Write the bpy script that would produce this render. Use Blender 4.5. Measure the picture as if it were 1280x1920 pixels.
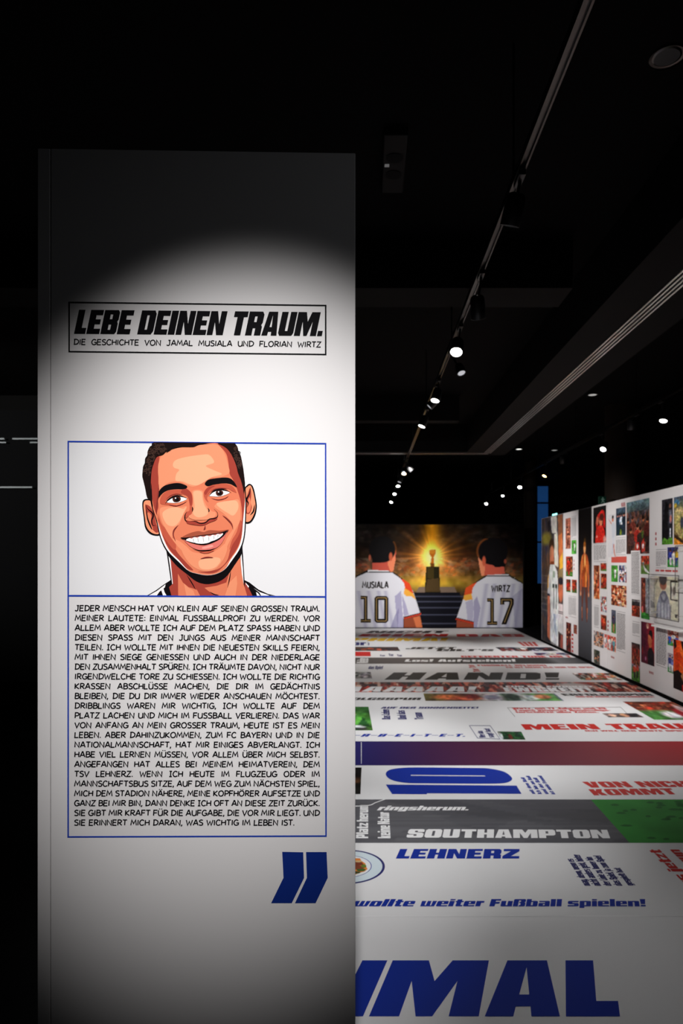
import bpy, bmesh, math, random
import numpy as np
from mathutils import Vector, Matrix
from mathutils.geometry import tessellate_polygon

for o in list(bpy.data.objects):
    bpy.data.objects.remove(o)
SC = bpy.context.scene
COL = SC.collection

# ------------------------------------------------------------------ camera, world, exposure
EYE = 1.6            # eye height (m)
F = 1280.0           # focal length in pixels of the 1280x1920 frame
VX, VY = 687.0, 1052.0
cam_d = bpy.data.cameras.new('camera')
cam = bpy.data.objects.new('camera', cam_d)
COL.objects.link(cam)
cam.location = (0, 0, EYE)
cam.rotation_euler = (math.pi / 2, 0, 0)
cam_d.sensor_fit = 'VERTICAL'
cam_d.sensor_height = 36.0
cam_d.sensor_width = 24.0
cam_d.lens = 24.0
cam_d.shift_x = -(VX - 640) / 1920
cam_d.shift_y = (VY - 960) / 1920
cam_d.clip_end = 200
cam_d.dof.use_dof = True
cam_d.dof.focus_distance = 1.45
cam_d.dof.aperture_fstop = 7.5
SC.camera = cam

w = bpy.data.worlds.new('world')
SC.world = w
w.use_nodes = True
w.node_tree.nodes['Background'].inputs[0].default_value = (0.5, 0.55, 0.65, 1)
w.node_tree.nodes['Background'].inputs[1].default_value = 0.0
SC.view_settings.view_transform = 'Standard'
SC.view_settings.look = 'None'
SC.view_settings.exposure = 0.0
SC.view_settings.gamma = 1.0
SC.view_settings.use_curve_mapping = False

TRACK_Z = 3.40


def spot_light(name, loc, target, power, angle, blend, colour=(1, 1, 1), radius=0.03):
    d = bpy.data.lights.new(name, 'SPOT')
    d.energy = power
    d.spot_size = math.radians(angle)
    d.spot_blend = blend
    d.color = colour
    d.shadow_soft_size = radius
    o = bpy.data.objects.new(name, d)
    COL.objects.link(o)
    o.location = loc
    v = Vector(target) - Vector(loc)
    o.rotation_euler = v.to_track_quat('-Z', 'Y').to_euler()
    return o


# gallery spot over the visitor's head, behind the camera, and an added weak fill
KEY = spot_light('pillar_key_light', (-0.01, -0.60, 3.28), (-0.255, 1.41, 1.575), 400, 27.3, 1.0, (1.0, 0.975, 0.965), 0.035)
FILL = spot_light('pillar_fill_light', (1.5, 0.2, 3.2), (0.0, 1.41, 1.8), 4.5, 60, 1.0, (0.95, 0.96, 1.0), 0.06)

# ------------------------------------------------------------------ helpers


def lin(c):
    c = np.asarray(c, dtype=float) / 255.0
    return np.where(c <= 0.04045, c / 12.92, ((c + 0.055) / 1.055) ** 2.4)


_mats = {}


def mat(name, rgb, rough=0.6, metal=0.0, spec=0.1, emit=0.0, noise=0.0):
    if name in _mats:
        return _mats[name]
    m = bpy.data.materials.new(name)
    m.use_nodes = True
    nt = m.node_tree
    b = nt.nodes['Principled BSDF']
    c = lin(rgb)
    col = (c[0], c[1], c[2], 1)
    b.inputs['Base Color'].default_value = col
    b.inputs['Roughness'].default_value = rough
    b.inputs['Metallic'].default_value = metal
    b.inputs['Specular IOR Level'].default_value = spec
    if noise > 0:
        tc = nt.nodes.new('ShaderNodeTexCoord')
        n = nt.nodes.new('ShaderNodeTexNoise')
        n.inputs['Scale'].default_value = 3.5
        n.inputs['Detail'].default_value = 6
        r = nt.nodes.new('ShaderNodeValToRGB')
        r.color_ramp.elements[0].position = 0.3
        r.color_ramp.elements[1].position = 0.7
        r.color_ramp.elements[0].color = (c[0] * (1 - noise), c[1] * (1 - noise), c[2] * (1 - noise), 1)
        r.color_ramp.elements[1].color = col
        nt.links.new(tc.outputs['Object'], n.inputs['Vector'])
        nt.links.new(n.outputs['Fac'], r.inputs['Fac'])
        nt.links.new(r.outputs['Color'], b.inputs['Base Color'])
    if emit > 0:
        b.inputs['Emission Color'].default_value = col
        b.inputs['Emission Strength'].default_value = emit
    _mats[name] = m
    return m


def print_mat():
    if 'print' in _mats:
        return _mats['print']
    m = bpy.data.materials.new('photo_print')
    m.use_nodes = True
    nt = m.node_tree
    b = nt.nodes['Principled BSDF']
    a = nt.nodes.new('ShaderNodeAttribute')
    a.attribute_name = 'ink'
    nt.links.new(a.outputs['Color'], b.inputs['Base Color'])
    b.inputs['Roughness'].default_value = 0.55
    b.inputs['Specular IOR Level'].default_value = 0.04
    _mats['print'] = m
    return m


def glass_mat():
    if 'glass' in _mats:
        return _mats['glass']
    m = bpy.data.materials.new('clear_acrylic')
    m.use_nodes = True
    nt = m.node_tree
    out = nt.nodes['Material Output']
    nt.nodes.remove(nt.nodes['Principled BSDF'])
    tr = nt.nodes.new('ShaderNodeBsdfTransparent')
    tr.inputs[0].default_value = (0.985, 0.988, 0.985, 1)
    gl = nt.nodes.new('ShaderNodeBsdfGlossy')
    gl.inputs['Roughness'].default_value = 0.03
    mx = nt.nodes.new('ShaderNodeMixShader')
    mx.inputs[0].default_value = 0.035
    nt.links.new(tr.outputs[0], mx.inputs[1])
    nt.links.new(gl.outputs[0], mx.inputs[2])
    nt.links.new(mx.outputs[0], out.inputs['Surface'])
    _mats['glass'] = m
    return m


def link(name, me, m=None, parent=None, label=None, kind=None):
    o = bpy.data.objects.new(name, me)
    COL.objects.link(o)
    if m is not None:
        me.materials.append(m)
    if parent is not None:
        o.parent = parent
        o.matrix_parent_inverse = parent_inv(parent)
    if label:
        o['label'] = label
    if kind:
        o['kind'] = kind
    return o


def parent_inv(p):
    M = Matrix.Identity(4)
    q = p
    while q is not None:
        M = Matrix.LocRotScale(q.location, q.rotation_euler, q.scale) @ (q.matrix_parent_inverse if q.parent else Matrix.Identity(4)) if False else M
        q = q.parent
    return world_of(p).inverted()


def world_of(o):
    L = Matrix.LocRotScale(o.location, o.rotation_euler, o.scale)
    if o.parent is None:
        return L
    return world_of(o.parent) @ o.matrix_parent_inverse @ L


def thing(name, label, cat, loc=(0, 0, 0), group=None):
    o = bpy.data.objects.new(name, None)
    COL.objects.link(o)
    o.location = loc
    o.empty_display_size = 0.1
    o['label'] = label
    o['category'] = cat
    o['kind'] = 'thing'
    if group:
        o['group'] = group
    return o


def tag(o, label, cat, group=None):
    o['label'] = label
    o['category'] = cat
    if group:
        o['group'] = group
    return o


def mesh(name, verts, faces):
    me = bpy.data.meshes.new(name)
    me.from_pydata([tuple(v) for v in verts], [], faces)
    me.update()
    return me


class MB:
    """collects boxes, tubes and faces into one mesh (world coordinates)"""

    def __init__(s):
        s.v, s.f = [], []

    def box(s, a, b, bev=0.0):
        x0, x1 = sorted((a[0], b[0])); y0, y1 = sorted((a[1], b[1])); z0, z1 = sorted((a[2], b[2]))
        if bev > 0:
            bm = bmesh.new()
            bmesh.ops.create_cube(bm, size=1)
            for v in bm.verts:
                v.co = ((x0 + x1) / 2 + v.co.x * (x1 - x0), (y0 + y1) / 2 + v.co.y * (y1 - y0), (z0 + z1) / 2 + v.co.z * (z1 - z0))
            bmesh.ops.bevel(bm, geom=list(bm.edges), offset=bev, segments=2, affect='EDGES', profile=0.5)
            n = len(s.v)
            bm.verts.index_update()
            s.v += [tuple(v.co) for v in bm.verts]
            s.f += [[n + v.index for v in f.verts] for f in bm.faces]
            bm.free()
            return s
        n = len(s.v)
        s.v += [(x0, y0, z0), (x1, y0, z0), (x1, y1, z0), (x0, y1, z0), (x0, y0, z1), (x1, y0, z1), (x1, y1, z1), (x0, y1, z1)]
        s.f += [[n + i for i in q] for q in ((0, 3, 2, 1), (4, 5, 6, 7), (0, 1, 5, 4), (1, 2, 6, 5), (2, 3, 7, 6), (3, 0, 4, 7))]
        return s

    def lathe(s, prof, origin, axis, seg=28, caps=True):
        """prof: [(t, r)] along axis from origin"""
        ax = Vector(axis).normalized()
        u = ax.orthogonal().normalized()
        v = ax.cross(u)
        n = len(s.v)
        O = Vector(origin)
        for t, r in prof:
            for k in range(seg):
                a = 2 * math.pi * k / seg
                s.v.append(tuple(O + ax * t + (u * math.cos(a) + v * math.sin(a)) * r))
        for i in range(len(prof) - 1):
            for k in range(seg):
                k2 = (k + 1) % seg
                s.f.append([n + i * seg + k, n + i * seg + k2, n + (i + 1) * seg + k2, n + (i + 1) * seg + k])
        if caps:
            s.f.append([n + k for k in range(seg)][::-1])
            s.f.append([n + (len(prof) - 1) * seg + k for k in range(seg)])
        return s

    def tube(s, a, b, r, seg=12):
        a, b = Vector(a), Vector(b)
        return s.lathe([(0, r), ((b - a).length, r)], a, b - a, seg)

    def face(s, pts):
        n = len(s.v)
        s.v += [tuple(p) for p in pts]
        s.f.append(list(range(n, n + len(pts))))
        return s

    def build(s, name, m, parent=None, label=None, kind=None, smooth=False):
        me = mesh(name, s.v, s.f)
        if smooth:
            me.shade_smooth()
        return link(name, me, m, parent, label, kind)


# ---- planes: a pixel of the photograph -> a point on a plane of the room


def ray(px, py):
    return Vector(((px - VX) / F, 1.0, -(py - VY) / F))


class Plane:
    def __init__(s, p, n):
        s.p, s.n = Vector(p), Vector(n).normalized()     # n faces the viewer

    def at(s, px, py, lift=0.0):
        E0 = Vector((0, 0, EYE))
        d = ray(px, py)
        t = (s.p - E0).dot(s.n) / d.dot(s.n)
        return E0 + d * t + s.n * lift


FLOOR_TOP = 0.004
FLOOR = Plane((0, 0, FLOOR_TOP), (0, 0, 1))
WALL_X = 3.51
WALL = Plane((WALL_X, 0, 0), (-1, 0, 0))
MURAL_Y = 16.25
MURAL = Plane((0, MURAL_Y, 0), (0, -1, 0))
# the pillar's face: left edge at depth 1.40, right edge at 1.4165
PL = Vector(((70 - VX) / F * 1.400, 1.400, 0))
PR = Vector(((666 - VX) / F * 1.4165, 1.4165, 0))
PU = (PR - PL).normalized()
PN = Vector((PU.y, -PU.x, 0))
PILLAR = Plane(PL, PN)


def poly_mesh(polys, fn):
    """polys: list of (outer, [holes]) in 2-D; fn maps 2-D -> world"""
    V, Fc = [], []
    for outer, holes in polys:
        loops = [[Vector((p[0], p[1], 0)) for p in outer]] + [[Vector((p[0], p[1], 0)) for p in h] for h in holes]
        flat = [p for l in loops for p in l]
        tris = tessellate_polygon(loops)
        n = len(V)
        V += [fn(p.x, p.y) for p in flat]
        for t in tris:
            Fc.append([n + t[0], n + t[1], n + t[2]])
    return V, Fc


def orient(V, Fc, n):
    out = []
    for f in Fc:
        a, b, c = (Vector(V[i]) for i in f[:3])
        if (b - a).cross(c - a).dot(n) < 0:
            f = f[::-1]
        out.append(f)
    return out


def ink_px(name, polys, plane, m, parent, lift=0.0006, label=None):
    V, Fc = poly_mesh(polys, lambda x, y: plane.at(x, y, lift))
    return link(name, mesh(name, V, orient(V, Fc, plane.n)), m, parent, label)


def ink_quad(name, polys, A, B, C, n, m, parent, label=None):
    A, B, C = Vector(A), Vector(B), Vector(C)
    V, Fc = poly_mesh(polys, lambda x, y: A + (B - A) * x + (C - A) * y)
    return link(name, mesh(name, V, orient(V, Fc, n)), m, parent, label)


def rect(x0, y0, x1, y1):
    return [(x0, y0), (x1, y0), (x1, y1), (x0, y1)]


def catmull(pts, n=8, closed=False):
    P = [np.array(p, float) for p in pts]
    out = []
    m = len(P)
    rng = range(m) if closed else range(m - 1)
    for i in rng:
        if closed:
            p0, p1, p2, p3 = P[(i - 1) % m], P[i], P[(i + 1) % m], P[(i + 2) % m]
        else:
            p0, p1, p2, p3 = P[max(i - 1, 0)], P[i], P[i + 1], P[min(i + 2, m - 1)]
        for k in range(n):
            t = k / n
            out.append(tuple(0.5 * ((2 * p1) + (p2 - p0) * t + (2 * p0 - 5 * p1 + 4 * p2 - p3) * t * t + (3 * p1 - p0 - 3 * p2 + p3) * t ** 3)))
    if not closed:
        out.append(tuple(P[-1]))
    return out


def ribbon(pts, w, taper=False):
    """a pen stroke as quads"""
    P = [Vector((p[0], p[1])) for p in pts]
    L, R = [], []
    N = len(P)
    for i, p in enumerate(P):
        d1 = (P[i] - P[i - 1]).normalized() if i > 0 else None
        d2 = (P[i + 1] - P[i]).normalized() if i < N - 1 else None
        if d1 is None: d1 = d2
        if d2 is None: d2 = d1
        t = d1 + d2
        if t.length < 1e-6: t = d1
        t.normalize()
        nrm = Vector((-t.y, t.x))
        c = max(0.5, nrm.dot(Vector((-d1.y, d1.x))))
        hw = w / 2 / c
        if taper:
            s = i / (N - 1)
            hw *= max(0.12, math.sin(math.pi * min(max(s, 0.02), 0.98)))
        L.append(p + nrm * hw)
        R.append(p - nrm * hw)
    return [([tuple(L[i]), tuple(L[i + 1]), tuple(R[i + 1]), tuple(R[i])], []) for i in range(N - 1)]


# ------------------------------------------------------------------ lettering: heavy block face
BF = {}


def g(ch, wd, *shapes):
    BF[ch] = (wd, shapes)


def S(o, *h):
    return (o, list(h))


g('A', 1.0, S([(0, 0), (.2, 1), (.8, 1), (1, 0), (.62, 0), (.6, .16), (.4, .16), (.38, 0)], [(.43, .36), (.57, .36), (.5, .86)]))
g('B', 1.0, S([(0, 0), (0, 1), (.9, 1), (1, .9), (1, .6), (.94, .52), (1, .44), (1, .1), (.9, 0)], rect(.42, .62, .58, .82), rect(.42, .18, .58, .4)))
g('C', .95, S([(.1, 0), (0, .12), (0, .88), (.1, 1), (.85, 1), (.95, .88), (.95, .62), (.57, .62), (.57, .8), (.42, .8), (.42, .2), (.57, .2), (.57, .38), (.95, .38), (.95, .12), (.85, 0)]))
g('D', 1.0, S([(0, 0), (0, 1), (.88, 1), (1, .86), (1, .14), (.88, 0)], rect(.42, .2, .57, .8)))
g('E', .84, S([(0, 0), (0, 1), (.84, 1), (.84, .78), (.42, .78), (.42, .61), (.76, .61), (.76, .4), (.42, .4), (.42, .22), (.84, .22), (.84, 0)]))
g('F', .8, S([(0, 0), (0, 1), (.8, 1), (.8, .78), (.42, .78), (.42, .6), (.74, .6), (.74, .38), (.42, .38), (.42, 0)]))
g('G', 1.0, S([(.1, 0), (0, .12), (0, .88), (.1, 1), (.88, 1), (1, .88), (1, .66), (.6, .66), (.6, .8), (.42, .8), (.42, .2), (.6, .2), (.6, .36), (.5, .36), (.5, .54), (1, .54), (1, 0)]))
g('H', 1.0, S([(0, 0), (0, 1), (.42, 1), (.42, .6), (.58, .6), (.58, 1), (1, 1), (1, 0), (.58, 0), (.58, .4), (.42, .4), (.42, 0)]))
g('I', .44, S(rect(0, 0, .44, 1)))
g('J', .9, S([(.1, 0), (0, .12), (0, .4), (.36, .4), (.36, .2), (.48, .2), (.48, 1), (.9, 1), (.9, .12), (.8, 0)]))
g('K', 1.0, S([(0, 0), (0, 1), (.4, 1), (.4, .64), (.56, 1), (1, 1), (.78, .52), (1, 0), (.56, 0), (.4, .38), (.4, 0)]))
g('L', .72, S([(0, 0), (0, 1), (.42, 1), (.42, .25), (.72, .25), (.72, 0)]))
g('M', 1.46, S([(0, 0), (0, 1), (.55, 1), (.73, .6), (.91, 1), (1.46, 1), (1.46, 0), (1.06, 0), (1.06, .6), (.84, 0), (.62, 0), (.4, .6), (.4, 0)]))
g('N', 1.06, S([(0, 0), (0, 1), (.44, 1), (.68, .46), (.68, 1), (1.06, 1), (1.06, 0), (.62, 0), (.38, .54), (.38, 0)]))
g('O', 1.0, S([(.12, 0), (0, .14), (0, .86), (.12, 1), (.88, 1), (1, .86), (1, .14), (.88, 0)], rect(.42, .2, .58, .8)))
g('P', 1.0, S([(0, 0), (0, 1), (.88, 1), (1, .88), (1, .42), (.88, .3), (.42, .3), (.42, 0)], rect(.42, .52, .58, .8)))
g('R', 1.0, S([(0, 0), (0, 1), (.88, 1), (1, .88), (1, .54), (.93, .44), (1, .36), (1, 0), (.58, 0), (.58, .3), (.42, .3), (.42, 0)], rect(.42, .56, .58, .8)))
g('S', .98, S([(.1, 0), (0, .1), (0, .34), (.4, .34), (.4, .19), (.57, .19), (.57, .38), (.12, .42), (0, .55), (0, .88), (.1, 1), (.88, 1), (.98, .9), (.98, .66), (.58, .66), (.58, .81), (.41, .81), (.41, .63), (.86, .58), (.98, .46), (.98, .1), (.88, 0)]))
g('T', .9, S([(0, 1), (.9, 1), (.9, .76), (.66, .76), (.66, 0), (.24, 0), (.24, .76), (0, .76)]))
g('U', 1.0, S([(.1, 0), (0, .12), (0, 1), (.42, 1), (.42, .2), (.58, .2), (.58, 1), (1, 1), (1, .12), (.9, 0)]))
g('V', 1.0, S([(0, 1), (.42, 1), (.5, .3), (.58, 1), (1, 1), (.78, 0), (.22, 0)]))
g('W', 1.5, S([(0, 1), (.4, 1), (.45, .4), (.56, 1), (.94, 1), (1.05, .4), (1.1, 1), (1.5, 1), (1.32, 0), (.88, 0), (.75, .5), (.62, 0), (.18, 0)]))
g('Y', 1.0, S([(0, 1), (.42, 1), (.5, .66), (.58, 1), (1, 1), (.71, .4), (.71, 0), (.29, 0), (.29, .4)]))
g('Z', .95, S([(0, 0), (0, .26), (.46, .76), (.04, .76), (.04, 1), (.95, 1), (.95, .76), (.48, .25), (.95, .25), (.95, 0)]))
g('w', 1.2, S([(.06, 0), (0, .74), (.34, .74), (.36, .14), (.46, .14), (.46, .74), (.76, .74), (.78, .14), (.88, .14), (.86, .74), (1.2, .74), (1.14, 0)]))
oo = [(.08, 0), (0, .08), (0, .66), (.08, .74), (.82, .74), (.9, .66), (.9, .08), (.82, 0)]
sl = rect(.38, .16, .52, .58)
g('o', .9, S(oo, sl))
g('ö', .9, S(oo, sl), S(rect(.1, .82, .38, 1)), S(rect(.52, .82, .8, 1)))
g('l', .4, S(rect(0, 0, .4, 1)))
g('i', .4, S(rect(0, 0, .4, .74)), S(rect(0, .82, .4, 1)))
g('j', .4, S(rect(0, -.22, .4, .74)), S(rect(0, .82, .4, 1)))
g('t', .64, S([(0, .74), (.1, .74), (.1, .95), (.48, .95), (.48, .74), (.64, .74), (.64, .56), (.48, .56), (.48, .18), (.64, .18), (.64, 0), (.18, 0), (.1, .08), (.1, .56), (0, .56)]))
g('f', .64, S([(.1, 0), (.1, .92), (.18, 1), (.64, 1), (.64, .82), (.48, .82), (.48, .74), (.64, .74), (.64, .56), (.48, .56), (.48, 0)]))
g('e', .88, S([(.08, 0), (0, .08), (0, .66), (.08, .74), (.8, .74), (.88, .66), (.88, .3), (.38, .3), (.38, .16), (.88, .16), (.88, 0)], rect(.38, .43, .52, .6)))
g('r', .62, S([(0, 0), (0, .74), (.62, .74), (.62, .48), (.4, .48), (.4, 0)]))
g('u', .9, S([(0, .74), (.38, .74), (.38, .16), (.52, .16), (.52, .74), (.9, .74), (.9, 0), (.08, 0), (0, .08)]))
g('ü', .9, S([(0, .74), (.38, .74), (.38, .16), (.52, .16), (.52, .74), (.9, .74), (.9, 0), (.08, 0), (0, .08)]), S(rect(.05, .82, .33, 1)), S(rect(.57, .82, .85, 1)))
g('ß', .95, S([(0, 0), (0, .92), (.1, 1), (.85, 1), (.95, .92), (.95, .64), (.86, .55), (.95, .46), (.95, .08), (.85, 0), (.46, 0), (.46, .18), (.57, .18), (.57, .44), (.46, .44), (.46, .6), (.57, .6), (.57, .82), (.4, .82), (.4, 0)]))
g('b', .9, S([(0, 0), (0, 1), (.38, 1), (.38, .74), (.82, .74), (.9, .66), (.9, .08), (.82, 0)], sl))
g('d', .9, S([(.08, 0), (0, .08), (0, .66), (.08, .74), (.52, .74), (.52, 1), (.9, 1), (.9, 0)], sl))
g('p', .9, S([(0, -.22), (0, .74), (.82, .74), (.9, .66), (.9, .08), (.82, 0), (.38, 0), (.38, -.22)], sl))
g('g', .9, S([(.08, 0), (0, .08), (0, .66), (.08, .74), (.9, .74), (.9, -.14), (.82, -.22), (.05, -.22), (.05, -.08), (.52, -.08), (.52, 0)], sl))
g('a', .88, S([(.08, 0), (0, .08), (0, .38), (.08, .46), (.5, .46), (.5, .58), (.04, .58), (.04, .74), (.8, .74), (.88, .66), (.88, 0)], rect(.36, .14, .5, .32)))
g('s', .86, S([(0, 0), (0, .18), (.5, .18), (.5, .28), (.08, .3), (0, .38), (0, .66), (.08, .74), (.84, .74), (.84, .56), (.36, .56), (.36, .46), (.78, .44), (.86, .36), (.86, .08), (.78, 0)]))
g('n', .9, S([(0, 0), (0, .74), (.82, .74), (.9, .66), (.9, 0), (.52, 0), (.52, .58), (.38, .58), (.38, 0)]))
g('h', .9, S([(0, 0), (0, 1), (.38, 1), (.38, .74), (.82, .74), (.9, .66), (.9, 0), (.52, 0), (.52, .58), (.38, .58), (.38, 0)]))
g('m', 1.3, S([(0, 0), (0, .74), (1.22, .74), (1.3, .66), (1.3, 0), (.94, 0), (.94, .58), (.83, .58), (.83, 0), (.47, 0), (.47, .58), (.36, .58), (.36, 0)]))
g('c', .8, S([(.08, 0), (0, .08), (0, .66), (.08, .74), (.8, .74), (.8, .56), (.38, .56), (.38, .18), (.8, .18), (.8, 0)]))
g('k', .9, S([(0, 0), (0, 1), (.38, 1), (.38, .5), (.5, .74), (.9, .74), (.72, .4), (.9, 0), (.5, 0), (.38, .26), (.38, 0)]))
g('z', .8, S([(0, 0), (0, .2), (.4, .56), (0, .56), (0, .74), (.8, .74), (.8, .56), (.4, .18), (.8, .18), (.8, 0)]))
g('v', .9, S([(0, .74), (.38, .74), (.45, .24), (.52, .74), (.9, .74), (.7, 0), (.2, 0)]))
g('1', .62, S([(.16, 0), (.16, .72), (0, .72), (0, .92), (.2, 1), (.58, 1), (.58, 0)]))
g('7', .9, S([(0, 1), (.9, 1), (.9, .74), (.6, 0), (.16, 0), (.48, .74), (0, .74)]))
g('2', .9, S([(0, 0), (0, .3), (.5, .6), (.5, .8), (.4, .8), (.4, .66), (0, .66), (0, .9), (.1, 1), (.8, 1), (.9, .9), (.9, .58), (.44, .22), (.9, .22), (.9, 0)]))
g('9', .95, S([(0, 0), (0, .18), (.5, .18), (.5, .34), (.1, .34), (0, .44), (0, .9), (.1, 1), (.85, 1), (.95, .9), (.95, .1), (.85, 0)], rect(.4, .52, .55, .82)))
g('!', .44, S([(.05, .3), (0, 1), (.44, 1), (.39, .3)]), S(rect(.03, 0, .41, .2)))
g('.', .32, S(rect(0, 0, .32, .22)))
g(',', .3, S([(0, 0), (0, .22), (.3, .22), (.3, 0), (.12, -.16), (0, -.16)]))
g("'", .24, S(rect(0, .68, .24, 1)))
g('-', .6, S(rect(0, .4, .6, .56)))
g('–', .9, S(rect(0, .42, .9, .54)))
BF['Ü'] = (1.0, BF['U'][1] + (S(rect(.12, 1.05, .4, 1.2)), S(rect(.6, 1.05, .88, 1.2))))


def block(text, track=.08, space=.5):
    x, polys = 0, []
    for ch in text:
        if ch == ' ':
            x += space
            continue
        wd, shapes = BF[ch]
        for o, hs in shapes:
            polys.append(([(p[0] + x, p[1]) for p in o], [[(p[0] + x, p[1]) for p in h] for h in hs]))
        x += wd + track
    W = x - track
    return [([(p[0] / W, p[1]) for p in o], [[(p[0] / W, p[1]) for p in h] for h in hs]) for o, hs in polys]


# ------------------------------------------------------------------ lettering: hand-lettered comic capitals (pen strokes)
CF = {
    'A': (.98, ['l', (.02, 0), (.46, 1), (.56, 1), (.96, 0)], ['l', (.2, .33), (.84, .36)]),
    'B': (.86, ['l', (.12, 1), (.1, 0)], ['c', (.02, 1), (.55, .99), (.76, .8), (.62, .58), (.14, .52)], ['c', (.14, .52), (.62, .54), (.85, .32), (.66, .06), (.02, 0)]),
    'C': (.92, ['c', (.86, .82), (.62, 1), (.28, .92), (.05, .5), (.22, .1), (.56, 0), (.9, .16)]),
    'D': (.98, ['l', (.16, .96), (.13, 0)], ['c', (.0, .98), (.48, 1), (.86, .8), (.94, .5), (.72, .14), (.0, 0)]),
    'E': (.8, ['l', (.78, 1), (.08, 1), (.06, 0), (.78, 0)], ['l', (.08, .52), (.7, .54)]),
    'F': (.76, ['l', (.78, 1), (.08, 1), (.06, 0)], ['l', (.08, .5), (.68, .52)]),
    'G': (.98, ['c', (.88, .84), (.62, 1), (.28, .92), (.05, .5), (.22, .1), (.56, 0), (.9, .14)], ['l', (.54, .44), (.96, .44), (.92, .06)]),
    'H': (.9, ['l', (.08, 1), (.06, 0)], ['l', (.84, 1), (.84, 0)], ['l', (.07, .5), (.84, .53)]),
    'I': (.26, ['l', (.14, 1), (.12, 0)]),
    '|': (.56, ['l', (.28, 1), (.28, 0)], ['l', (.02, 1), (.54, 1)], ['l', (.02, 0), (.54, 0)]),
    'J': (.74, ['c', (.56, 1), (.57, .3), (.46, .06), (.24, .0), (.0, .12)], ['l', (.3, 1), (.76, 1)]),
    'K': (.86, ['l', (.08, 1), (.06, 0)], ['l', (.8, 1), (.12, .46), (.84, 0)]),
    'L': (.74, ['l', (.08, 1), (.06, 0), (.74, .02)]),
    'M': (1.16, ['l', (.03, 0), (.2, 1), (.58, .3), (.96, 1), (1.12, 0)]),
    'N': (.96, ['l', (.07, 0), (.09, 1), (.86, 0), (.88, 1)]),
    'O': (1.06, ['o', (.56, 1), (.18, .84), (.05, .46), (.22, .1), (.52, 0), (.88, .16), (1.0, .54), (.84, .88)]),
    'P': (.82, ['l', (.12, 1), (.1, 0)], ['c', (.02, 1), (.56, .99), (.8, .78), (.66, .5), (.14, .42)]),
    'R': (.88, ['l', (.12, 1), (.1, 0)], ['c', (.02, 1), (.56, .99), (.8, .78), (.62, .54), (.14, .46)], ['l', (.36, .46), (.88, 0)]),
    'S': (.78, ['c', (.74, .9), (.46, 1), (.12, .88), (.14, .66), (.42, .54), (.72, .38), (.68, .1), (.36, 0), (.03, .1)]),
    'T': (.84, ['l', (.0, 1), (.86, 1)], ['l', (.43, 1), (.41, 0)]),
    'U': (.94, ['c', (.08, 1), (.07, .4), (.2, .06), (.48, 0), (.76, .1), (.86, .4)], ['l', (.87, 1), (.87, 0)]),
    'V': (.92, ['l', (.02, 1), (.42, 0), (.92, 1)]),
    'W': (1.26, ['l', (.03, 1), (.3, 0), (.64, .72), (.92, 0), (1.24, 1)]),
    'X': (.86, ['l', (.04, 1), (.84, 0)], ['l', (.8, 1), (.02, 0)]),
    'Y': (.88, ['l', (.02, 1), (.42, .44), (.88, 1)], ['l', (.42, .46), (.36, 0)]),
    'Z': (.86, ['l', (.06, 1), (.82, 1), (.04, 0), (.84, .02)]),
    '.': (.2, ['l', (.1, .14), (.1, -.04)]),
    ',': (.22, ['l', (.14, .14), (.04, -.22)]),
    ':': (.22, ['l', (.12, .72), (.12, .54)], ['l', (.12, .2), (.12, .02)]),
}
for u, b_ in (('Ä', 'A'), ('Ö', 'O'), ('Ü', 'U')):
    q = CF[b_]
    c0 = q[0] / 2
    CF[u] = (q[0],) + tuple(q[1:]) + (['l', (c0 - .2, 1.32), (c0 - .2, 1.15)], ['l', (c0 + .22, 1.32), (c0 + .22, 1.15)])


def comic(text, ratio, track=.15, pen=.15, slant=.05, force_k=None):
    """returns polys in a unit box; ratio = box width / cap height"""
    words = text.split(' ')
    nat = 0
    for wd in words:
        wd2 = wd
        nat += sum(CF[c][0] + track for c in wd2) - track
    n = len(words) - 1
    k = 0.95
    if force_k:
        k = force_k
    sp = (ratio - k * nat) / max(n, 1)
    if n == 0:
        k = ratio / nat
    elif sp < 0.58:
        sp = 0.58
        k = (ratio - n * sp) / nat
    x, polys = 0, []
    for wd in words:
        for c in wd:
            W = CF[c][0]
            for st in CF[c][1:]:
                pts = st[1:]
                if st[0] == 'c': pts = catmull(pts, 5)
                if st[0] == 'o':
                    pts = catmull(pts, 5, True)
                    pts = pts + [pts[0]]
                pts = [(x + (p[0] + slant * p[1]) * k, p[1]) for p in pts]
                polys += ribbon(pts, pen)
            x += (W + track) * k
        x += -track * k + sp
    return [([(p[0] / ratio, p[1]) for p in o], []) for o, hs in polys]


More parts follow.
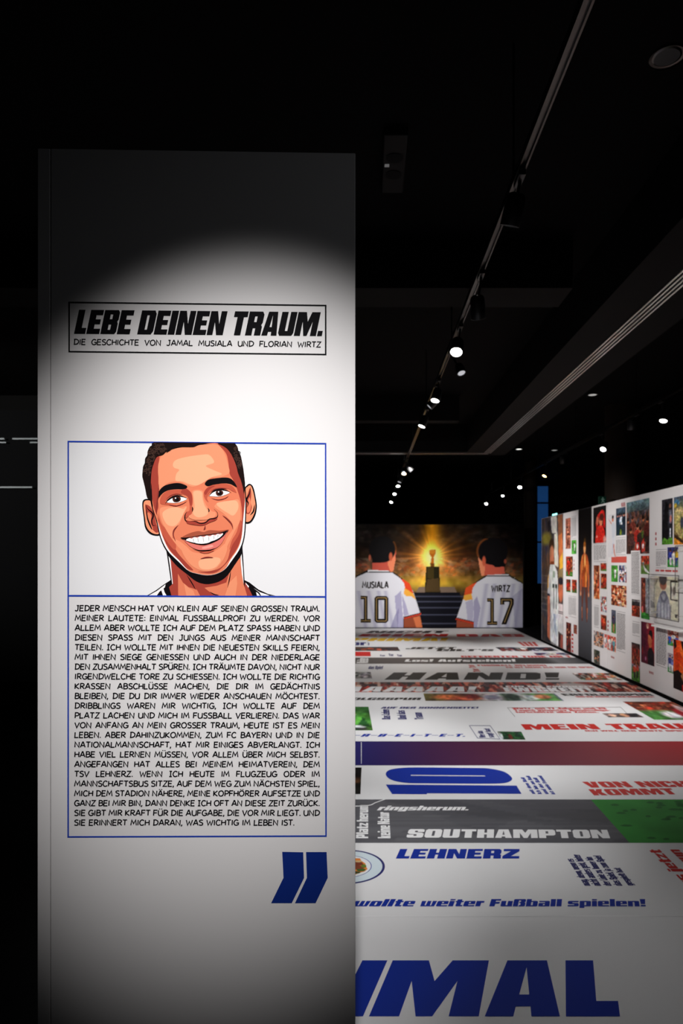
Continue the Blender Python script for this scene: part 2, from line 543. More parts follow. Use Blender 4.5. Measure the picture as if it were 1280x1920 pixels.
# ------------------------------------------------------------------ printed pictures: a fine mesh with an ink colour per point
class Img:
    def __init__(s, nx, ny, x0=0., x1=1., y0=0., y1=1.):
        """x right, y up (or any range you like)"""
        s.nx, s.ny = nx, ny
        s.X, s.Y = np.meshgrid(np.linspace(x0, x1, nx + 1), np.linspace(y0, y1, ny + 1))
        s.c = np.zeros(s.X.shape + (3,))

    def fill(s, col):
        s.c[:] = col
        return s

    def mix(s, a, col):
        a = np.clip(a, 0, 1)[..., None]
        s.c = s.c * (1 - a) + np.asarray(col, float) * a
        return s

    def add(s, a, col):
        s.c = np.clip(s.c + a[..., None] * np.asarray(col, float), 0, 255)
        return s

    def vgrad(s, stops):
        ys = [q[0] for q in stops]
        for k in range(3):
            s.c[..., k] = np.interp(s.Y, ys, [q[1][k] for q in stops])
        return s

    def hgrad(s, stops):
        xs = [q[0] for q in stops]
        for k in range(3):
            s.c[..., k] = np.interp(s.X, xs, [q[1][k] for q in stops])
        return s

    def ell(s, cx, cy, rx, ry, col, soft=.15):
        d = np.sqrt(((s.X - cx) / rx) ** 2 + ((s.Y - cy) / ry) ** 2)
        return s.mix((1 - d) / soft + .5, col)

    def poly(s, pts, col, a=1.0):
        X, Y = s.X, s.Y
        ins = np.zeros(X.shape, bool)
        n = len(pts)
        for i in range(n):
            xa, ya = pts[i]
            xb, yb = pts[(i + 1) % n]
            if ya == yb: continue
            cond = ((ya > Y) != (yb > Y)) & (X < (xb - xa) * (Y - ya) / (yb - ya) + xa)
            ins ^= cond
        return s.mix(ins.astype(float) * a, col)

    def crowd(s, pal, n, seed, a=1.0, region=None, sx=1.0):
        r = np.random.RandomState(seed)
        x0, x1, y0, y1 = s.X.min(), s.X.max(), s.Y.min(), s.Y.max()
        if region: x0, x1, y0, y1 = region
        px = r.uniform(x0, x1, n); py = r.uniform(y0, y1, n)
        ci = r.randint(0, len(pal), n)
        jit = r.uniform(.75, 1.2, n)
        best = np.full(s.X.shape, 1e9); idx = np.zeros(s.X.shape, int)
        for i in range(n):
            d = ((s.X - px[i]) / sx) ** 2 + (s.Y - py[i]) ** 2
            m_ = d < best
            best[m_] = d[m_]; idx[m_] = i
        cols = np.clip(np.asarray(pal, float)[ci] * jit[:, None], 0, 255)
        c = cols[idx]
        msk = np.ones(s.X.shape)
        if region:
            msk = ((s.X >= x0) & (s.X <= x1) & (s.Y >= y0) & (s.Y <= y1)).astype(float)
        msk = (msk * a)[..., None]
        s.c = s.c * (1 - msk) + c * msk
        return s

    def person(s, cx, top, h, wd, shirt, hair=(40, 25, 20), skin=(200, 120, 85), legs=(40, 35, 40)):
        """a small printed figure"""
        s.poly([(cx - wd * .28, top - h * .52), (cx + wd * .28, top - h * .52), (cx + wd * .22, top - h), (cx + .03 * wd, top - h), (cx, top - h * .62), (cx - .06 * wd, top - h), (cx - wd * .24, top - h)], legs)
        s.poly([(cx - wd * .2, top - h * .17), (cx + wd * .2, top - h * .17), (cx + wd * .5, top - h * .27), (cx + wd * .45, top - h * .5), (cx + wd * .3, top - h * .55), (cx - wd * .3, top - h * .55), (cx - wd * .45, top - h * .5), (cx - wd * .5, top - h * .27)], shirt)
        s.ell(cx, top - h * .09, wd * .17, h * .085, skin)
        s.ell(cx, top - h * .055, wd * .18, h * .06, hair)
        return s


def grain(im, seed, amt=.28, cu=3.0, cv=3.0):
    """small-scale variety of a printed photograph: blotches of tone and tint"""
    rs = np.random.RandomState(seed)
    H, W = im.c.shape[:2]
    for sc, am in ((cu, amt), (cu * 2.6, amt * .7)):
        h, w_ = max(2, int(H / sc) + 2), max(2, int(W / (sc * cv / cu)) + 2)
        f = rs.uniform(-1, 1, (h, w_, 1)) * .85 + rs.uniform(-1, 1, (h, w_, 3)) * .16
        yy = np.linspace(0, h - 1.001, H); xx = np.linspace(0, w_ - 1.001, W)
        y0, x0 = yy.astype(int), xx.astype(int)
        fy, fx = (yy - y0)[:, None, None], (xx - x0)[None, :, None]
        g_ = (f[y0][:, x0] * (1 - fy) + f[y0 + 1][:, x0] * fy) * (1 - fx) + (f[y0][:, x0 + 1] * (1 - fy) + f[y0 + 1][:, x0 + 1] * fy) * fx
        im.c = np.clip(im.c * (1 + am * g_) + am * 26 * g_, 0, 255)
    return im


def print_mesh(name, img, A, B, C, parent, label=None):
    """A lower-left, B lower-right, C upper-left world points of the printed sheet"""
    A, B, C = (np.array(Vector(q)) for q in (A, B, C))
    nx, ny = img.nx, img.ny
    u = np.linspace(0, 1, nx + 1); v = np.linspace(0, 1, ny + 1)
    UU, VV = np.meshgrid(u, v)
    P = A[None, None] + UU[..., None] * (B - A) + VV[..., None] * (C - A)
    me = bpy.data.meshes.new(name)
    i = np.arange((nx + 1) * (ny + 1)).reshape(ny + 1, nx + 1)
    q = np.stack([i[:-1, :-1], i[:-1, 1:], i[1:, 1:], i[1:, :-1]], -1).reshape(-1, 4)
    me.from_pydata(P.reshape(-1, 3).tolist(), [], q.tolist())
    at = me.color_attributes.new('ink', 'FLOAT_COLOR', 'POINT')
    rgba = np.ones(((nx + 1) * (ny + 1), 4), dtype=np.float32)
    rgba[:, :3] = lin(np.clip(img.c, 0, 255)).reshape(-1, 3)
    at.data.foreach_set('color', rgba.ravel())
    me.update()
    return link(name, me, print_mat(), parent, label)


# ------------------------------------------------------------------ materials
M_black = mat('black_paint', (14, 14, 15), .8, spec=.15)
M_ceil = mat('ceiling_black', (11, 10, 10), .9, spec=.1)
M_beam = mat('beam_dark_grey', (24, 23, 22), .85, spec=.15)
M_white = mat('white_board', (232, 230, 230), .55, spec=.25)
M_vinyl = mat('white_vinyl', (226, 226, 228), .5, spec=.1)
M_wallw = mat('white_wall_print', (226, 222, 222), .55, spec=.25)
I_black = mat('black_ink', (16, 15, 18), .55, spec=.03)
I_blue = mat('blue_ink', (22, 48, 150), .5, spec=.03)
I_frame = mat('frame_blue_ink', (34, 66, 176), .5, spec=.03)
I_navy = mat('navy_ink', (44, 46, 104), .5, spec=.03)
I_red = mat('red_ink', (196, 40, 34), .5, spec=.03)
I_pale_red = mat('pale_red_ink', (196, 92, 88), .5, spec=.03)
I_dark = mat('charcoal_ink', (46, 44, 42), .5, spec=.03)
I_white = mat('white_ink', (232, 232, 234), .5, spec=.03)
I_grey = mat('grey_text_ink', (150, 147, 148), .55)
I_yellow = mat('yellow_ink', (225, 180, 25), .5, spec=.03)
M_metal = mat('black_lamp_metal', (22, 22, 23), .4, spec=.5)
M_rail = mat('rail_metal', (84, 81, 78), .3, 1.0)
M_alu = mat('grille_aluminium', (246, 244, 240), .32, 1.0)

# ------------------------------------------------------------------ the setting
MB().box((-9, -4, -.2), (9, 22, 0)).build('floor', mat('black_carpet', (9, 9, 10), .95, spec=.05), kind='structure')
CEIL = 4.1
MB().box((-9, -4, CEIL), (9, 22, CEIL + .2)).build('ceiling', M_ceil, kind='structure')
MB().box((-9, 21.5, 0), (9, 22, CEIL)).build('wall_back', M_black, kind='structure')
MB().box((-9.2, -4, 0), (-9, 22, CEIL)).build('wall_left', M_black, kind='structure')
MB().box((7.5, -4, 0), (7.7, 22, CEIL)).build('wall_right', M_black, kind='structure')
MB().box((-9, -4.2, 0), (9, -4, CEIL)).build('wall_front', M_black, kind='structure')
# lowered soffit around the coffered ceiling
SOF = 3.6
mb = MB()
mb.box((1.84, -4, SOF), (2.6, 12.9, CEIL))
mb.box((-9, 12.5, SOF), (1.84, 12.9, CEIL))
mb.build('trim_1', mat('soffit_grey', (19, 18, 18), .8, spec=.15), kind='structure')
mb = MB()
mb.box((-9, 5.3, 3.72), (1.6, 5.7, CEIL))
mb.build('trim_2', M_beam, kind='structure')
mb = MB()
mb.box((-9, 10.3, 3.72), (1.4, 10.5, CEIL))
mb.build('trim_3', M_beam, kind='structure')
# round dark pillars behind the exhibition wall
M_pil = mat('dark_brown_column', (46, 38, 33), .7)
MB().lathe([(0, .27), (CEIL, .27)], (4.12, 11.0, 0), (0, 0, 1), 40).build('column', M_pil, kind='structure', smooth=False)
MB().lathe([(0, .17), (CEIL, .17)], (4.13, 17.2, 0), (0, 0, 1), 40).build('column', M_pil, kind='structure')
# blue evening window in the back wall
wf = MB()
x0, x1 = 5.32, 5.70
wf.box((x0 - .05, 21.40, 0.9), (x0, 21.5, 4.0)).box((x1, 21.40, 0.9), (x1 + .05, 21.5, 4.0)).box((x0, 21.41, 3.40), (x1, 21.5, 3.45)).box((x0, 21.41, 2.17), (x1, 21.5, 2.22)).box((x0 - .05, 21.4, 3.95), (x1 + .05, 21.5, 4.0)).box((x0 - .05, 21.4, .85), (x1 + .05, 21.5, .9))
win = wf.build('window_1', M_black, kind='structure')
MB().box((x0, 21.45, .9), (x1, 21.49, 3.95)).build('window_pane', mat('evening_sky_glass', (36, 86, 150), .3, emit=.3), win, 'blue evening glass')
# faint lines of reflected light on the left, built as thin bars
M_reflection = mat('reflection_bar', (150, 155, 155), .4, .2)


def left_pt(px, py, Y=9.0):
    return Vector(((px - VX) / F * Y, Y, EYE - (py - VY) / F * Y))


mb = MB()
for (xa, xb, y, th) in ((-400, 8, 822.6, 2.6), (23, 86, 822.6, 2.6), (-400, 11, 829.5, 2.2), (56, 86, 829.5, 2.2), (-400, 60, 913.6, 2.6)):
    a = left_pt(xa, y + th / 2); b = left_pt(xb, y - th / 2)
    mb.box((a.x, 9.0, a.z), (b.x, 9.05, b.z))
mb.build('reflection_bars', M_reflection, kind='structure')
MB().box((-8.9, 9.05, 0), (-4.3, 9.25, 3.6)).build('wall_partition', M_black, kind='structure')

# ------------------------------------------------------------------ printed vinyl floor
fl = thing('vinyl_floor_covering', 'white vinyl floor covering printed with large blue, red and black lettering and photo strips', 'floor covering', (1.2, 9, 0))
FX0, FX1, FY1 = -0.75, 3.46, 16.2
MB().box((FX0, 0.9, 0.0005), (FX1, FY1, FLOOR_TOP)).build('vinyl_sheet', M_vinyl, fl)


def fw(px, py, lift=.0004):
    return FLOOR.at(px, py, lift)


def vp_x(x, yb, yt):
    return VX + (x - VX) * (yt - VY) / (yb - VY)


def floor_text(text, xl, xr, yb, yt, slant, m, label, track=.08, space=.5, ybr=None, lift=.0008):
    ybr = ybr or yb
    A, B = fw(xl, yb, lift), fw(xr, ybr, lift)
    C = fw(vp_x(xl, yb, yt) + slant, yt, lift)
    return ink_quad('lettering', block(text, track, space), A, B, C, Vector((0, 0, 1)), m, fl, label)


def floor_run(text, near, far, near_top, m, label, track=.08, space=.5, lift=.0008):
    """a line of lettering turned to run away from the viewer"""
    A, B, C = fw(*near, lift), fw(*far, lift), fw(*near_top, lift)
    return ink_quad('lettering', block(text, track, space), A, B, C, Vector((0, 0, 1)), m, fl, label)


def floor_poly(name, pts, m, label=None, lift=.0006):
    return ink_px(name, [(pts, [])], FLOOR, m, fl, lift, label)


def band_img(name, xl, xr, yt, yb, img, label, lift=.0005):
    """a printed strip with its sides along the room"""
    Y0 = FLOOR.at(700, yb).y; Y1 = FLOOR.at(700, yt).y
    print_mesh(name, img, (xl, Y0, FLOOR_TOP + lift), (xr, Y0, FLOOR_TOP + lift), (xl, Y1, FLOOR_TOP + lift), fl, label)


def para_img(tl, tr, br, bl, img, label, lift=.0006):
    grain(img, int(tl[0]), .3, 2.2, 3.5)
    A, B, C = fw(*bl, lift), fw(*br, lift), fw(*tl, lift)
    print_mesh('photo_print', img, A, B, C, fl, label)


# nearest rows
floor_text('EINMAL', 328, 1162, 1906, 1801, 45, I_blue, 'huge blue letters EINMAL')
floor_text('wollte weiter Fußball spielen!', 660, 1211, 1699.7, 1686, 9, I_blue, 'blue line wollte weiter Fußball spielen!', .07, .42)
floor_text('LEHNERZ', 741.7, 973, 1610, 1592, 10, I_blue, 'blue slanted capitals above the long blue line')
# seam between two vinyl strips
floor_poly('seam', [(660, 1717.5), (1290, 1716.5), (1290, 1718), (660, 1719)], mat('seam_white', (236, 236, 238), .3), 'pale seam across the sheet')
# round club emblem half hidden by the pillar
ec = fw(650, 1624)


def disc(r0, r1, lift):
    pts = [(math.cos(2 * math.pi * k / 64), math.sin(2 * math.pi * k / 64)) for k in range(64)]
    o = [(ec.x + r1 * p[0], ec.y + r1 * p[1]) for p in pts]
    h = [[(ec.x + r0 * p[0], ec.y + r0 * p[1]) for p in pts]] if r0 > 0 else []
    return [(o, h)], lambda x, y: Vector((x, y, FLOOR_TOP + lift))


em = None
for (r0, r1, lf, m_, nm, lb) in ((.186, .199, .0008, I_navy, 'emblem', 'round emblem with a dark blue rim'), (.13, .186, .0007, mat('emblem_pale', (206, 220, 228), .5), 'pale_ring', None), (.126, .13, .0008, I_blue, 'thin_ring', None), (0, .126, .0006, mat('emblem_white', (225, 228, 230), .5), 'inner_disc', None)):
    po, fn = disc(r0, r1, lf)
    V, Fc = poly_mesh(po, fn)
    ob = link(nm, mesh(nm, V, orient(V, Fc, Vector((0, 0, 1)))), m_, fl if em is None else em, lb)
    em = em or ob
rr = random.Random(4)
for (cx, cy, rx, ry, col) in ((0.0, 0.0, .105, .105, (222, 128, 50)), (.035, .03, .05, .03, (120, 52, 30)), (.045, -.015, .05, .022, (126, 58, 34)), (-.03, -.03, .05, .04, (150, 70, 40)), (.075, -.045, .022, .018, (60, 92, 34)), (.088, .0, .014, .02, (98, 120, 40)), (.04, -.075, .035, .014, (66, 70, 30)), (.06, .055, .02, .012, (205, 170, 120))):
    pts = [(ec.x + cx + rx * math.cos(2 * math.pi * k / 20) * (1 + .12 * rr.uniform(-1, 1)), ec.y + cy + ry * math.sin(2 * math.pi * k / 20) * (1 + .12 * rr.uniform(-1, 1))) for k in range(20)]
    lf = .0008 + .0001 * (cx != 0) + rr.uniform(0, .00008)
    V, Fc = poly_mesh([(pts, [])], lambda x, y: Vector((x, y, FLOOR_TOP + lf)))
    link('picture_patch', mesh('picture_patch', V, orient(V, Fc, Vector((0, 0, 1)))), mat('patch_%d_%d_%d' % col, col, .5), em)

# turned blue lines beside LEHNERZ
for tx, n_, f_, t_ in (('mag, denn, wenn es', (1107, 1661), (1073.5, 1610.5), (1092, 1661)), ('nicht anders geht, hinter', (1127, 1661), (1085.5, 1602.5), (1111, 1661)), ('der Linie zu, Immer hin', (1147, 1661), (1108.5, 1607), (1132, 1661)), ('das Spiel, ja zum Spiel', (1167, 1661), (1125, 1604.5), (1151.5, 1661)), ('gespielt hat', (1188, 1660.5), (1162, 1627.5), (1174, 1660.5))):
    floor_run(tx, n_, f_, t_, I_navy, 'small navy line running away from the viewer', .06, .45)
# turned red lines on the right
k = (1745 - VY) / (1593 - VY)
for tx, xa, xb in (('drei alles jetzt', 1236, 1214), ('was kommt nun', 1272, 1249)):
    floor_run(tx, (VX + (xa - VX) * k + 0, 1745), (xa, 1593), (VX + (xb - VX) * k, 1745), I_red, 'red line running away from the viewer', .06, .4)

# grey photo band with green pitch
im = Img(200, 26)
im.fill((84, 84, 90))
for pts, c in (([(0, 0), (.35, 0), (.24, 1), (0, 1)], (94, 94, 99)), ([(.18, 1), (.31, 1), (.46, .42), (.37, .5)], (72, 72, 78)), ([(.36, 1), (.62, 1), (.55, .45), (.47, .55)], (76, 75, 82)), ([(.42, .6), (.52, .42), (.66, .5), (.56, .75)], (74, 74, 80)), ([(.3, 0), (.4, .5), (.46, .3), (.38, 0)], (98, 98, 104)), ([(.5, 0), (.62, .42), (.72, .2), (.7, 0)], (64, 63, 70))):
    im.poly(pts, c, .8)
im.crowd([(92, 92, 96), (74, 74, 80), (82, 81, 87)], 160, 3, .3, None, 3)
band_img('photo_strip', FX0, FX1, 1499, 1580.5, im, 'dark grey photo strip')
GM = mat('pitch_green', (56, 144, 58), .6, spec=.03, noise=.3)
floor_poly('pitch_patch', [(1107.5, 1499.4), (1650, 1499.0), (1822, 1580.2), (1180, 1580.4)], GM, 'green grass corner of the grey strip', .0007)
rr = random.Random(9)
tufts = []
for q in range(26):
    x = rr.uniform(1150, 1290); y = rr.uniform(1503, 1577)
    if x < 1112 + (y - 1499) * .95 + 14: continue
    wd = rr.uniform(5, 13)
    tufts.append(([(x - wd, y), (x - wd * .3, y - 2.2), (x + wd * .5, y - 1.6), (x + wd, y + 1), (x + wd * .2, y + 2.2), (x - wd * .6, y + 1.6)], []))
ink_px('grass_tufts', tufts, FLOOR, mat('tuft_green', (36, 100, 42), .6, spec=.03), fl, .0009, 'darker tufts on the green corner')['kind'] = 'stuff'
floor_text('ringsherum.', 706, 877, 1519.5, 1511, 9, I_white, 'white word ringsherum.')
floor_text('SOUTHAMPTON', 761, 1143.7, 1570.6, 1554.8, 8, I_white, 'large white capitals on the grey strip', ybr=1572)
floor_run('Platz herum ', (690, 1572), (690, 1508), (667, 1572), I_white, 'white turned line on the grey strip', .08, .3)
floor_run('keine Natur', (732, 1572), (729, 1523), (708, 1572), I_white, 'white line keine Natur running away', .08, .4)
ink_px('curved_line', ribbon(catmull([(660, 1512), (692, 1510), (704, 1505), (722, 1498.6)], 6), 1.4), FLOOR, I_white, fl, .0008, 'thin white curved line')

# white row with the turned 10
zero = catmull([(723, 1452), (731, 1443.5), (760, 1439.5), (810, 1439.2), (880, 1440), (915, 1441), (944, 1447), (959, 1458), (956, 1465), (940, 1469), (900, 1469.6), (800, 1469), (760, 1468), (733, 1462)], 6, True)
ink_px('lettering', [(zero, [[(770, 1453), (908, 1454.2), (910, 1455.8), (770, 1454.6)]]), ([(723, 1471.2), (968, 1473.2), (977.5, 1488.6), (800, 1487.6), (800, 1489.4), (735, 1489)], [])], FLOOR, I_blue, fl, .0008, 'large blue turned number 10')
for tx, n_, f_, t_ in (('mit dem Ball', (1003.7, 1488.7), (982.5, 1457.8), (996, 1488.7)), ('Ich bin am Ball', (1016, 1489), (992.5, 1455), (1008, 1489)), ('und der Ball', (1028.7, 1489), (1006, 1458.5), (1020.5, 1489)), ('ist mein Freund', (1041, 1489.5), (1014.5, 1454.5), (1033, 1489.5))):
    floor_run(tx, n_, f_, t_, I_blue, 'small blue line running away beside the 10', .08, .6)
floor_text('VON NICHTS', 1103, 1352, 1477, 1466, -2, I_red, 'red words VON NICHTS', ybr=1475)
floor_text('KOMMT', 1113.5, 1272, 1491.5, 1480, 0, I_red, 'red word KOMMT', ybr=1489.5)
im = Img(6, 14)
im.fill((18, 16, 14)).ell(.7, .5, .35, .1, (78, 50, 28), .6)
para_img((655, 1439), (677, 1439), (675.5, 1489), (650, 1489), im, 'dark photo corner at the left')

# purple to red band
im = Img(60, 3)
im.hgrad([(0, (32, 38, 116)), (.165, (38, 34, 96)), (.3, (60, 30, 68)), (.46, (82, 32, 54)), (.7, (130, 36, 46)), (1, (186, 46, 48))])
band_img('colour_band', FX0, FX1, 1390, 1435.2, im, 'band fading from navy to red')
ink_px('thin_line', [(rect(676.6, 1391.5, 677.6, 1432), [])], FLOOR, I_white, fl, .0008, 'thin white line on the band')

# rows behind
floor_text('–R–B–E–I–T–E–T.', 660, 871, 1381.4, 1376.2, 7, I_blue, 'blue spaced letters R-B-E-I-T-E-T.', .2)
ink_px('box_outline', ribbon([(879.5, 1360.5), (918.5, 1360.8), (937, 1386), (895, 1384), (879.5, 1360.5)], .9), FLOOR, I_navy, fl, .0008, 'thin navy box')
floor_run('Wer das', (911, 1383), (904, 1370.5), (899, 1383), I_navy, 'navy line in the thin box', .08, .5)
floor_run('sagt hat', (927, 1383), (917, 1366), (915, 1383), I_navy, 'navy line in the thin box', .08, .5)
im = Img(24, 8)
im.crowd([(26, 70, 34), (40, 96, 50), (20, 40, 26), (34, 80, 60)], 60, 5).ell(.03, .4, .12, .5, (200, 200, 200)).ell(.45, .35, .08, .3, (120, 40, 34))
para_img((932, 1371.5), (974, 1372.5), (985, 1387), (938, 1386.5), im, 'small dark green photo')
floor_text('AUF DER SONNENSEITE!', 713, 896, 1328.8, 1325.3, 4, I_navy, 'navy line AUF DER SONNENSEITE!')
floor_run('Das Leben', (732, 1349), (729, 1330), (716, 1349), I_navy, 'navy turned words, first of three', .06, .4)
floor_run('Und das', (762.5, 1349), (758, 1332), (746, 1349), I_navy, 'navy turned words, second of three', .06, .4)
floor_run('Traum', (794, 1349), (790, 1336), (777, 1349), I_navy, 'navy turned words, third of three', .06, .4)
im = Img(18, 24)
im.vgrad([(0, (60, 100, 40)), (.4, (84, 150, 60)), (1, (52, 112, 52))]).crowd([(64, 120, 50), (84, 150, 60), (50, 96, 44)], 40, 2, .5).ell(.2, .62, .3, .08, (190, 180, 170)).ell(.3, .68, .2, .05, (190, 70, 50)).poly([(.55, .2), (.75, .55), (.95, .12)], (30, 70, 32)).ell(.3, .1, .5, .1, (205, 205, 205)).ell(.6, .05, .3, .05, (50, 50, 50))
para_img((640, 1325.2), (698, 1325.2), (698.6, 1369.5), (640, 1369.5), im, 'green pitch photo with players')
ink_px('box_outline', ribbon([(965, 1344), (951, 1327), (1163, 1326), (1178, 1341)], .6), FLOOR, I_dark, fl, .0008, 'thin box around the red lines')
for tx, xa, xb, yb, yt in (('Wirtz, mit 17 Jahren und 29', 962, 1138, 1329.8, 1326.8), ('Tagen jüngster Bundesliga-', 965, 1147, 1333.2, 1330.4), ('torschütze aller Zeiten.', 968, 1123, 1336.8, 1333.8)):
    floor_text(tx, xa, xb, yb, yt, -1, I_red, 'small red line in the thin box')
PEOPLE = [(196, 120, 90), (150, 40, 36), (60, 46, 48), (220, 200, 190), (110, 60, 50), (40, 34, 40)]
CROWD = [(150, 46, 40), (196, 112, 92), (78, 52, 54), (214, 176, 160), (110, 72, 68), (60, 50, 54), (176, 60, 48)]
REDS = [(190, 54, 34), (150, 40, 28), (96, 40, 30), (214, 120, 80), (60, 36, 30), (120, 64, 44)]
im = Img(30, 6)
im.fill((60, 52, 52)).crowd([(70, 60, 60), (40, 38, 44), (110, 90, 84)], 30, 8).ell(.2, .5, .1, .35, (205, 160, 140)).ell(.55, .5, .12, .4, (206, 150, 120)).ell(.8, .45, .1, .4, (40, 36, 40))
para_img((1128, 1337.5), (1197, 1338), (1207, 1345), (1141, 1345), im, 'small photo strip of faces')
im = Img(70, 20)
im.vgrad([(0, (70, 130, 60)), (.4, (78, 132, 64)), (.55, (130, 70, 56)), (1, (160, 64, 52))]).crowd(REDS, 90, 12, .7, (0, 1, .55, 1), 1.6).ell(.5, .25, .18, .18, (225, 220, 220), .5).ell(.75, .3, .12, .3, (160, 40, 50), .6).ell(.9, .5, .1, .3, (200, 180, 180), .6)
para_img((1167, 1315.5), (1258, 1316), (1330, 1350), (1226, 1349.5), im, 'large photo of red crowd above green pitch')
floor_text('MEIN TRAUM', 984.5, 1345, 1368.3, 1358, 1, I_red, 'red words MEIN TRAUM', ybr=1366.5)
floor_text('ICH WILL DER BESTE SPIELER DER WELT', 1098, 1385, 1371.6, 1369.2, 0, I_red, 'small red line ICH WILL DER BESTE SPIELER DER')
floor_text('ERFOLGSSPUR', 612, 787, 1312.6, 1308.2, 5, I_dark, 'dark word ERFOLGSSPUR at the left')
floor_text('ERFOLGSSPUR', 1057.5, 1227, 1304.6, 1300.6, -2, I_dark, 'dark word ERFOLGSSPUR at the right')
floor_text('UND ICH WERDE IN DER BUNDESLIGA', 1081, 1228, 1307.6, 1305.4, -1, I_red, 'small red line under ERFOLGSSPUR')
im = Img(160, 12)
im.hgrad([(0, (96, 88, 48)), (.15, (110, 80, 50)), (.3, (90, 50, 40)), (.45, (200, 190, 190)), (.56, (200, 200, 205)), (.6, (50, 70, 50)), (.72, (200, 205, 210)), (.8, (80, 140, 70)), (.97, (96, 150, 80)), (1, (110, 110, 150))])
im.ell(.18, .5, .12, .3, (226, 120, 70), .5).ell(.3, .35, .12, .25, (200, 90, 60), .5).ell(.5, .5, .06, .3, (150, 150, 170), .5).ell(.36, .6, .05, .3, (130, 40, 40), .5).ell(.66, .5, .05, .45, (40, 60, 48), .5).ell(.78, .45, .07, .35, (215, 220, 225), .5).ell(.88, .55, .06, .3, (190, 120, 80), .5)
para_img((793.5, 1300.3), (1043, 1301), (1057, 1314.2), (797.5, 1314.2), im, 'long photo strip of players')
im = Img(220, 12)
im.crowd(CROWD, 500, 21, 1, None, .035).ell(.81, .6, .05, .35, (190, 180, 178), .6).ell(.76, .3, .02, .3, (60, 60, 64), .6)
band_img('photo_strip', FX0, FX1, 1279, 1297.8, im, 'photo strip of a red crowd')
floor_text('AAAAAA!', 637, 890, 1296.8, 1287.3, 12, I_white, 'white shout AAAAAA!', .1)
floor_text('FÜR DIE EWIGKEIT', 948, 1113, 1288.6, 1286, 2, I_white, 'small white line above EWIGKEIT!')
floor_text('EWIGKEIT!', 948, 1113, 1297, 1289.3, 2, I_white, 'white word EWIGKEIT!', .1)
floor_text('HAND!', 720, 1050, 1274.6, 1261, 20, I_dark, 'large dark word HAND!', .12)
im = Img(40, 8)
im.crowd([(206, 180, 170), (180, 80, 60), (110, 130, 100), (220, 210, 205), (70, 60, 60), (214, 130, 90)], 70, 31, 1, None, .4)
para_img((1071, 1262), (1141, 1262.3), (1168, 1275.3), (1090, 1275.3), im, 'small photo of players by the wall')
im = Img(20, 8)
im.crowd([(150, 150, 152), (190, 190, 190), (110, 110, 114)], 50, 32, 1, None, .5)
para_img((640, 1260), (697, 1260), (697.5, 1272), (640, 1272), im, 'small grey photo at the left')
floor_text('FUSSBALL RELIGION', 896, 1026, 1249, 1246.2, 0, I_pale_red, 'small pale red line under the dark band')
floor_text('ES IST MEHR ALS NUR EIN SPIEL', 950, 1115, 1252.6, 1250, 0, I_pale_red, 'second small pale red line under the dark band')
floor_run('Tor Tor', (902, 1260), (887, 1246.5), (888, 1260), I_pale_red, 'pale red turned words', .08, .5)
floor_text('das Spiel', 690, 717, 1254.6, 1248.5, 2, I_navy, 'tiny navy lines at the left')
im = Img(80, 4)
im.hgrad([(0, (92, 88, 84)), (.35, (84, 76, 74)), (.6, (54, 52, 50)), (.86, (52, 51, 51)), (.9, (110, 110, 112)), (1, (70, 70, 72))])
band_img('photo_strip', FX0, FX1, 1233, 1244.6, im, 'dark strip behind Los! Aufstehen!')
floor_text('Los! Aufstehen!', 758, 967, 1240.8, 1236.2, 5, I_white, 'white words Los! Aufstehen!', .1)
floor_run('Weiter', (690, 1243.5), (690.5, 1234), (668, 1243.5), I_white, 'white turned words on the dark strip', .1)
floor_text('DAS 11 ZU', 938, 1000, 1228.8, 1226.6, 0, I_pale_red, 'tiny pale red line above the dark strip') if False else None
floor_text('GEFEIERTER TORE NR 1', 865, 1071, 1232.6, 1229.6, 1, I_red, 'small red line above the dark strip')
im = Img(24, 5)
im.crowd([(70, 90, 140), (150, 60, 60), (60, 70, 110), (200, 190, 190)], 30, 33, 1, None, .4)
para_img((1000, 1224), (1056, 1224), (1068, 1228.6), (1006, 1228.6), im, 'small blue and red photo')
floor_text('JETZT', 759, 853, 1217.2, 1213.3, 7, I_dark, 'dark word JETZT')
floor_text("GILT'S", 817, 924, 1221, 1217.2, 7, I_dark, "dark word GILT'S")
im = Img(40, 6)
im.crowd([(50, 46, 48), (90, 60, 50), (150, 70, 50), (40, 40, 44)], 40, 34, 1, None, .3)
para_img((640, 1213), (746, 1213.4), (750, 1220.4), (640, 1220.4), im, 'dark photo strip at the left')
im = Img(60, 6)
im.crowd([(40, 42, 48), (60, 66, 90), (130, 60, 56), (34, 34, 38), (180, 176, 176)], 60, 35, 1, None, .25)
para_img((928, 1213.5), (1030, 1213.5), (1049, 1221), (941, 1221), im, 'dark photo strip by the wall')
floor_poly('red_box', [(640, 1222), (694, 1222), (695, 1230.4), (640, 1230.4)], I_red, 'small red box at the left')
for xa, xb, y0_, y1_ in ((712, 722, 1230.6, 1227.6), (729, 738, 1230.2, 1225.6), (745, 754, 1231, 1227), (640, 686, 1210, 1202.6), (689, 692.5, 1210, 1204)):
    floor_text('Tor', xa, xb, y0_, y1_, 0, I_navy, 'tiny navy words')
floor_text('NICHT', 684, 834, 1187, 1182.8, 12, I_dark, 'far black word, top row')
floor_text('EHEN', 670, 837, 1193.4, 1188.6, 9, I_red, 'far red word, second row')
floor_text('DAS', 857, 984, 1194, 1189, 4, I_red, 'far red word DAS')
floor_text('PRIMA!', 652, 837, 1202, 1196, 10, I_yellow, 'far yellow word, third row')
mb_p = [(rect(0, 0, 1, 1), [])]
for q in range(4):
    ink_px('tick_mark', [([(969 + q * 9, 1203.5), (975 + q * 9, 1203.5), (987 + q * 7.5, 1211.5), (981 + q * 7.5, 1211.5)], [])], FLOOR, I_pale_red, fl, .0008)

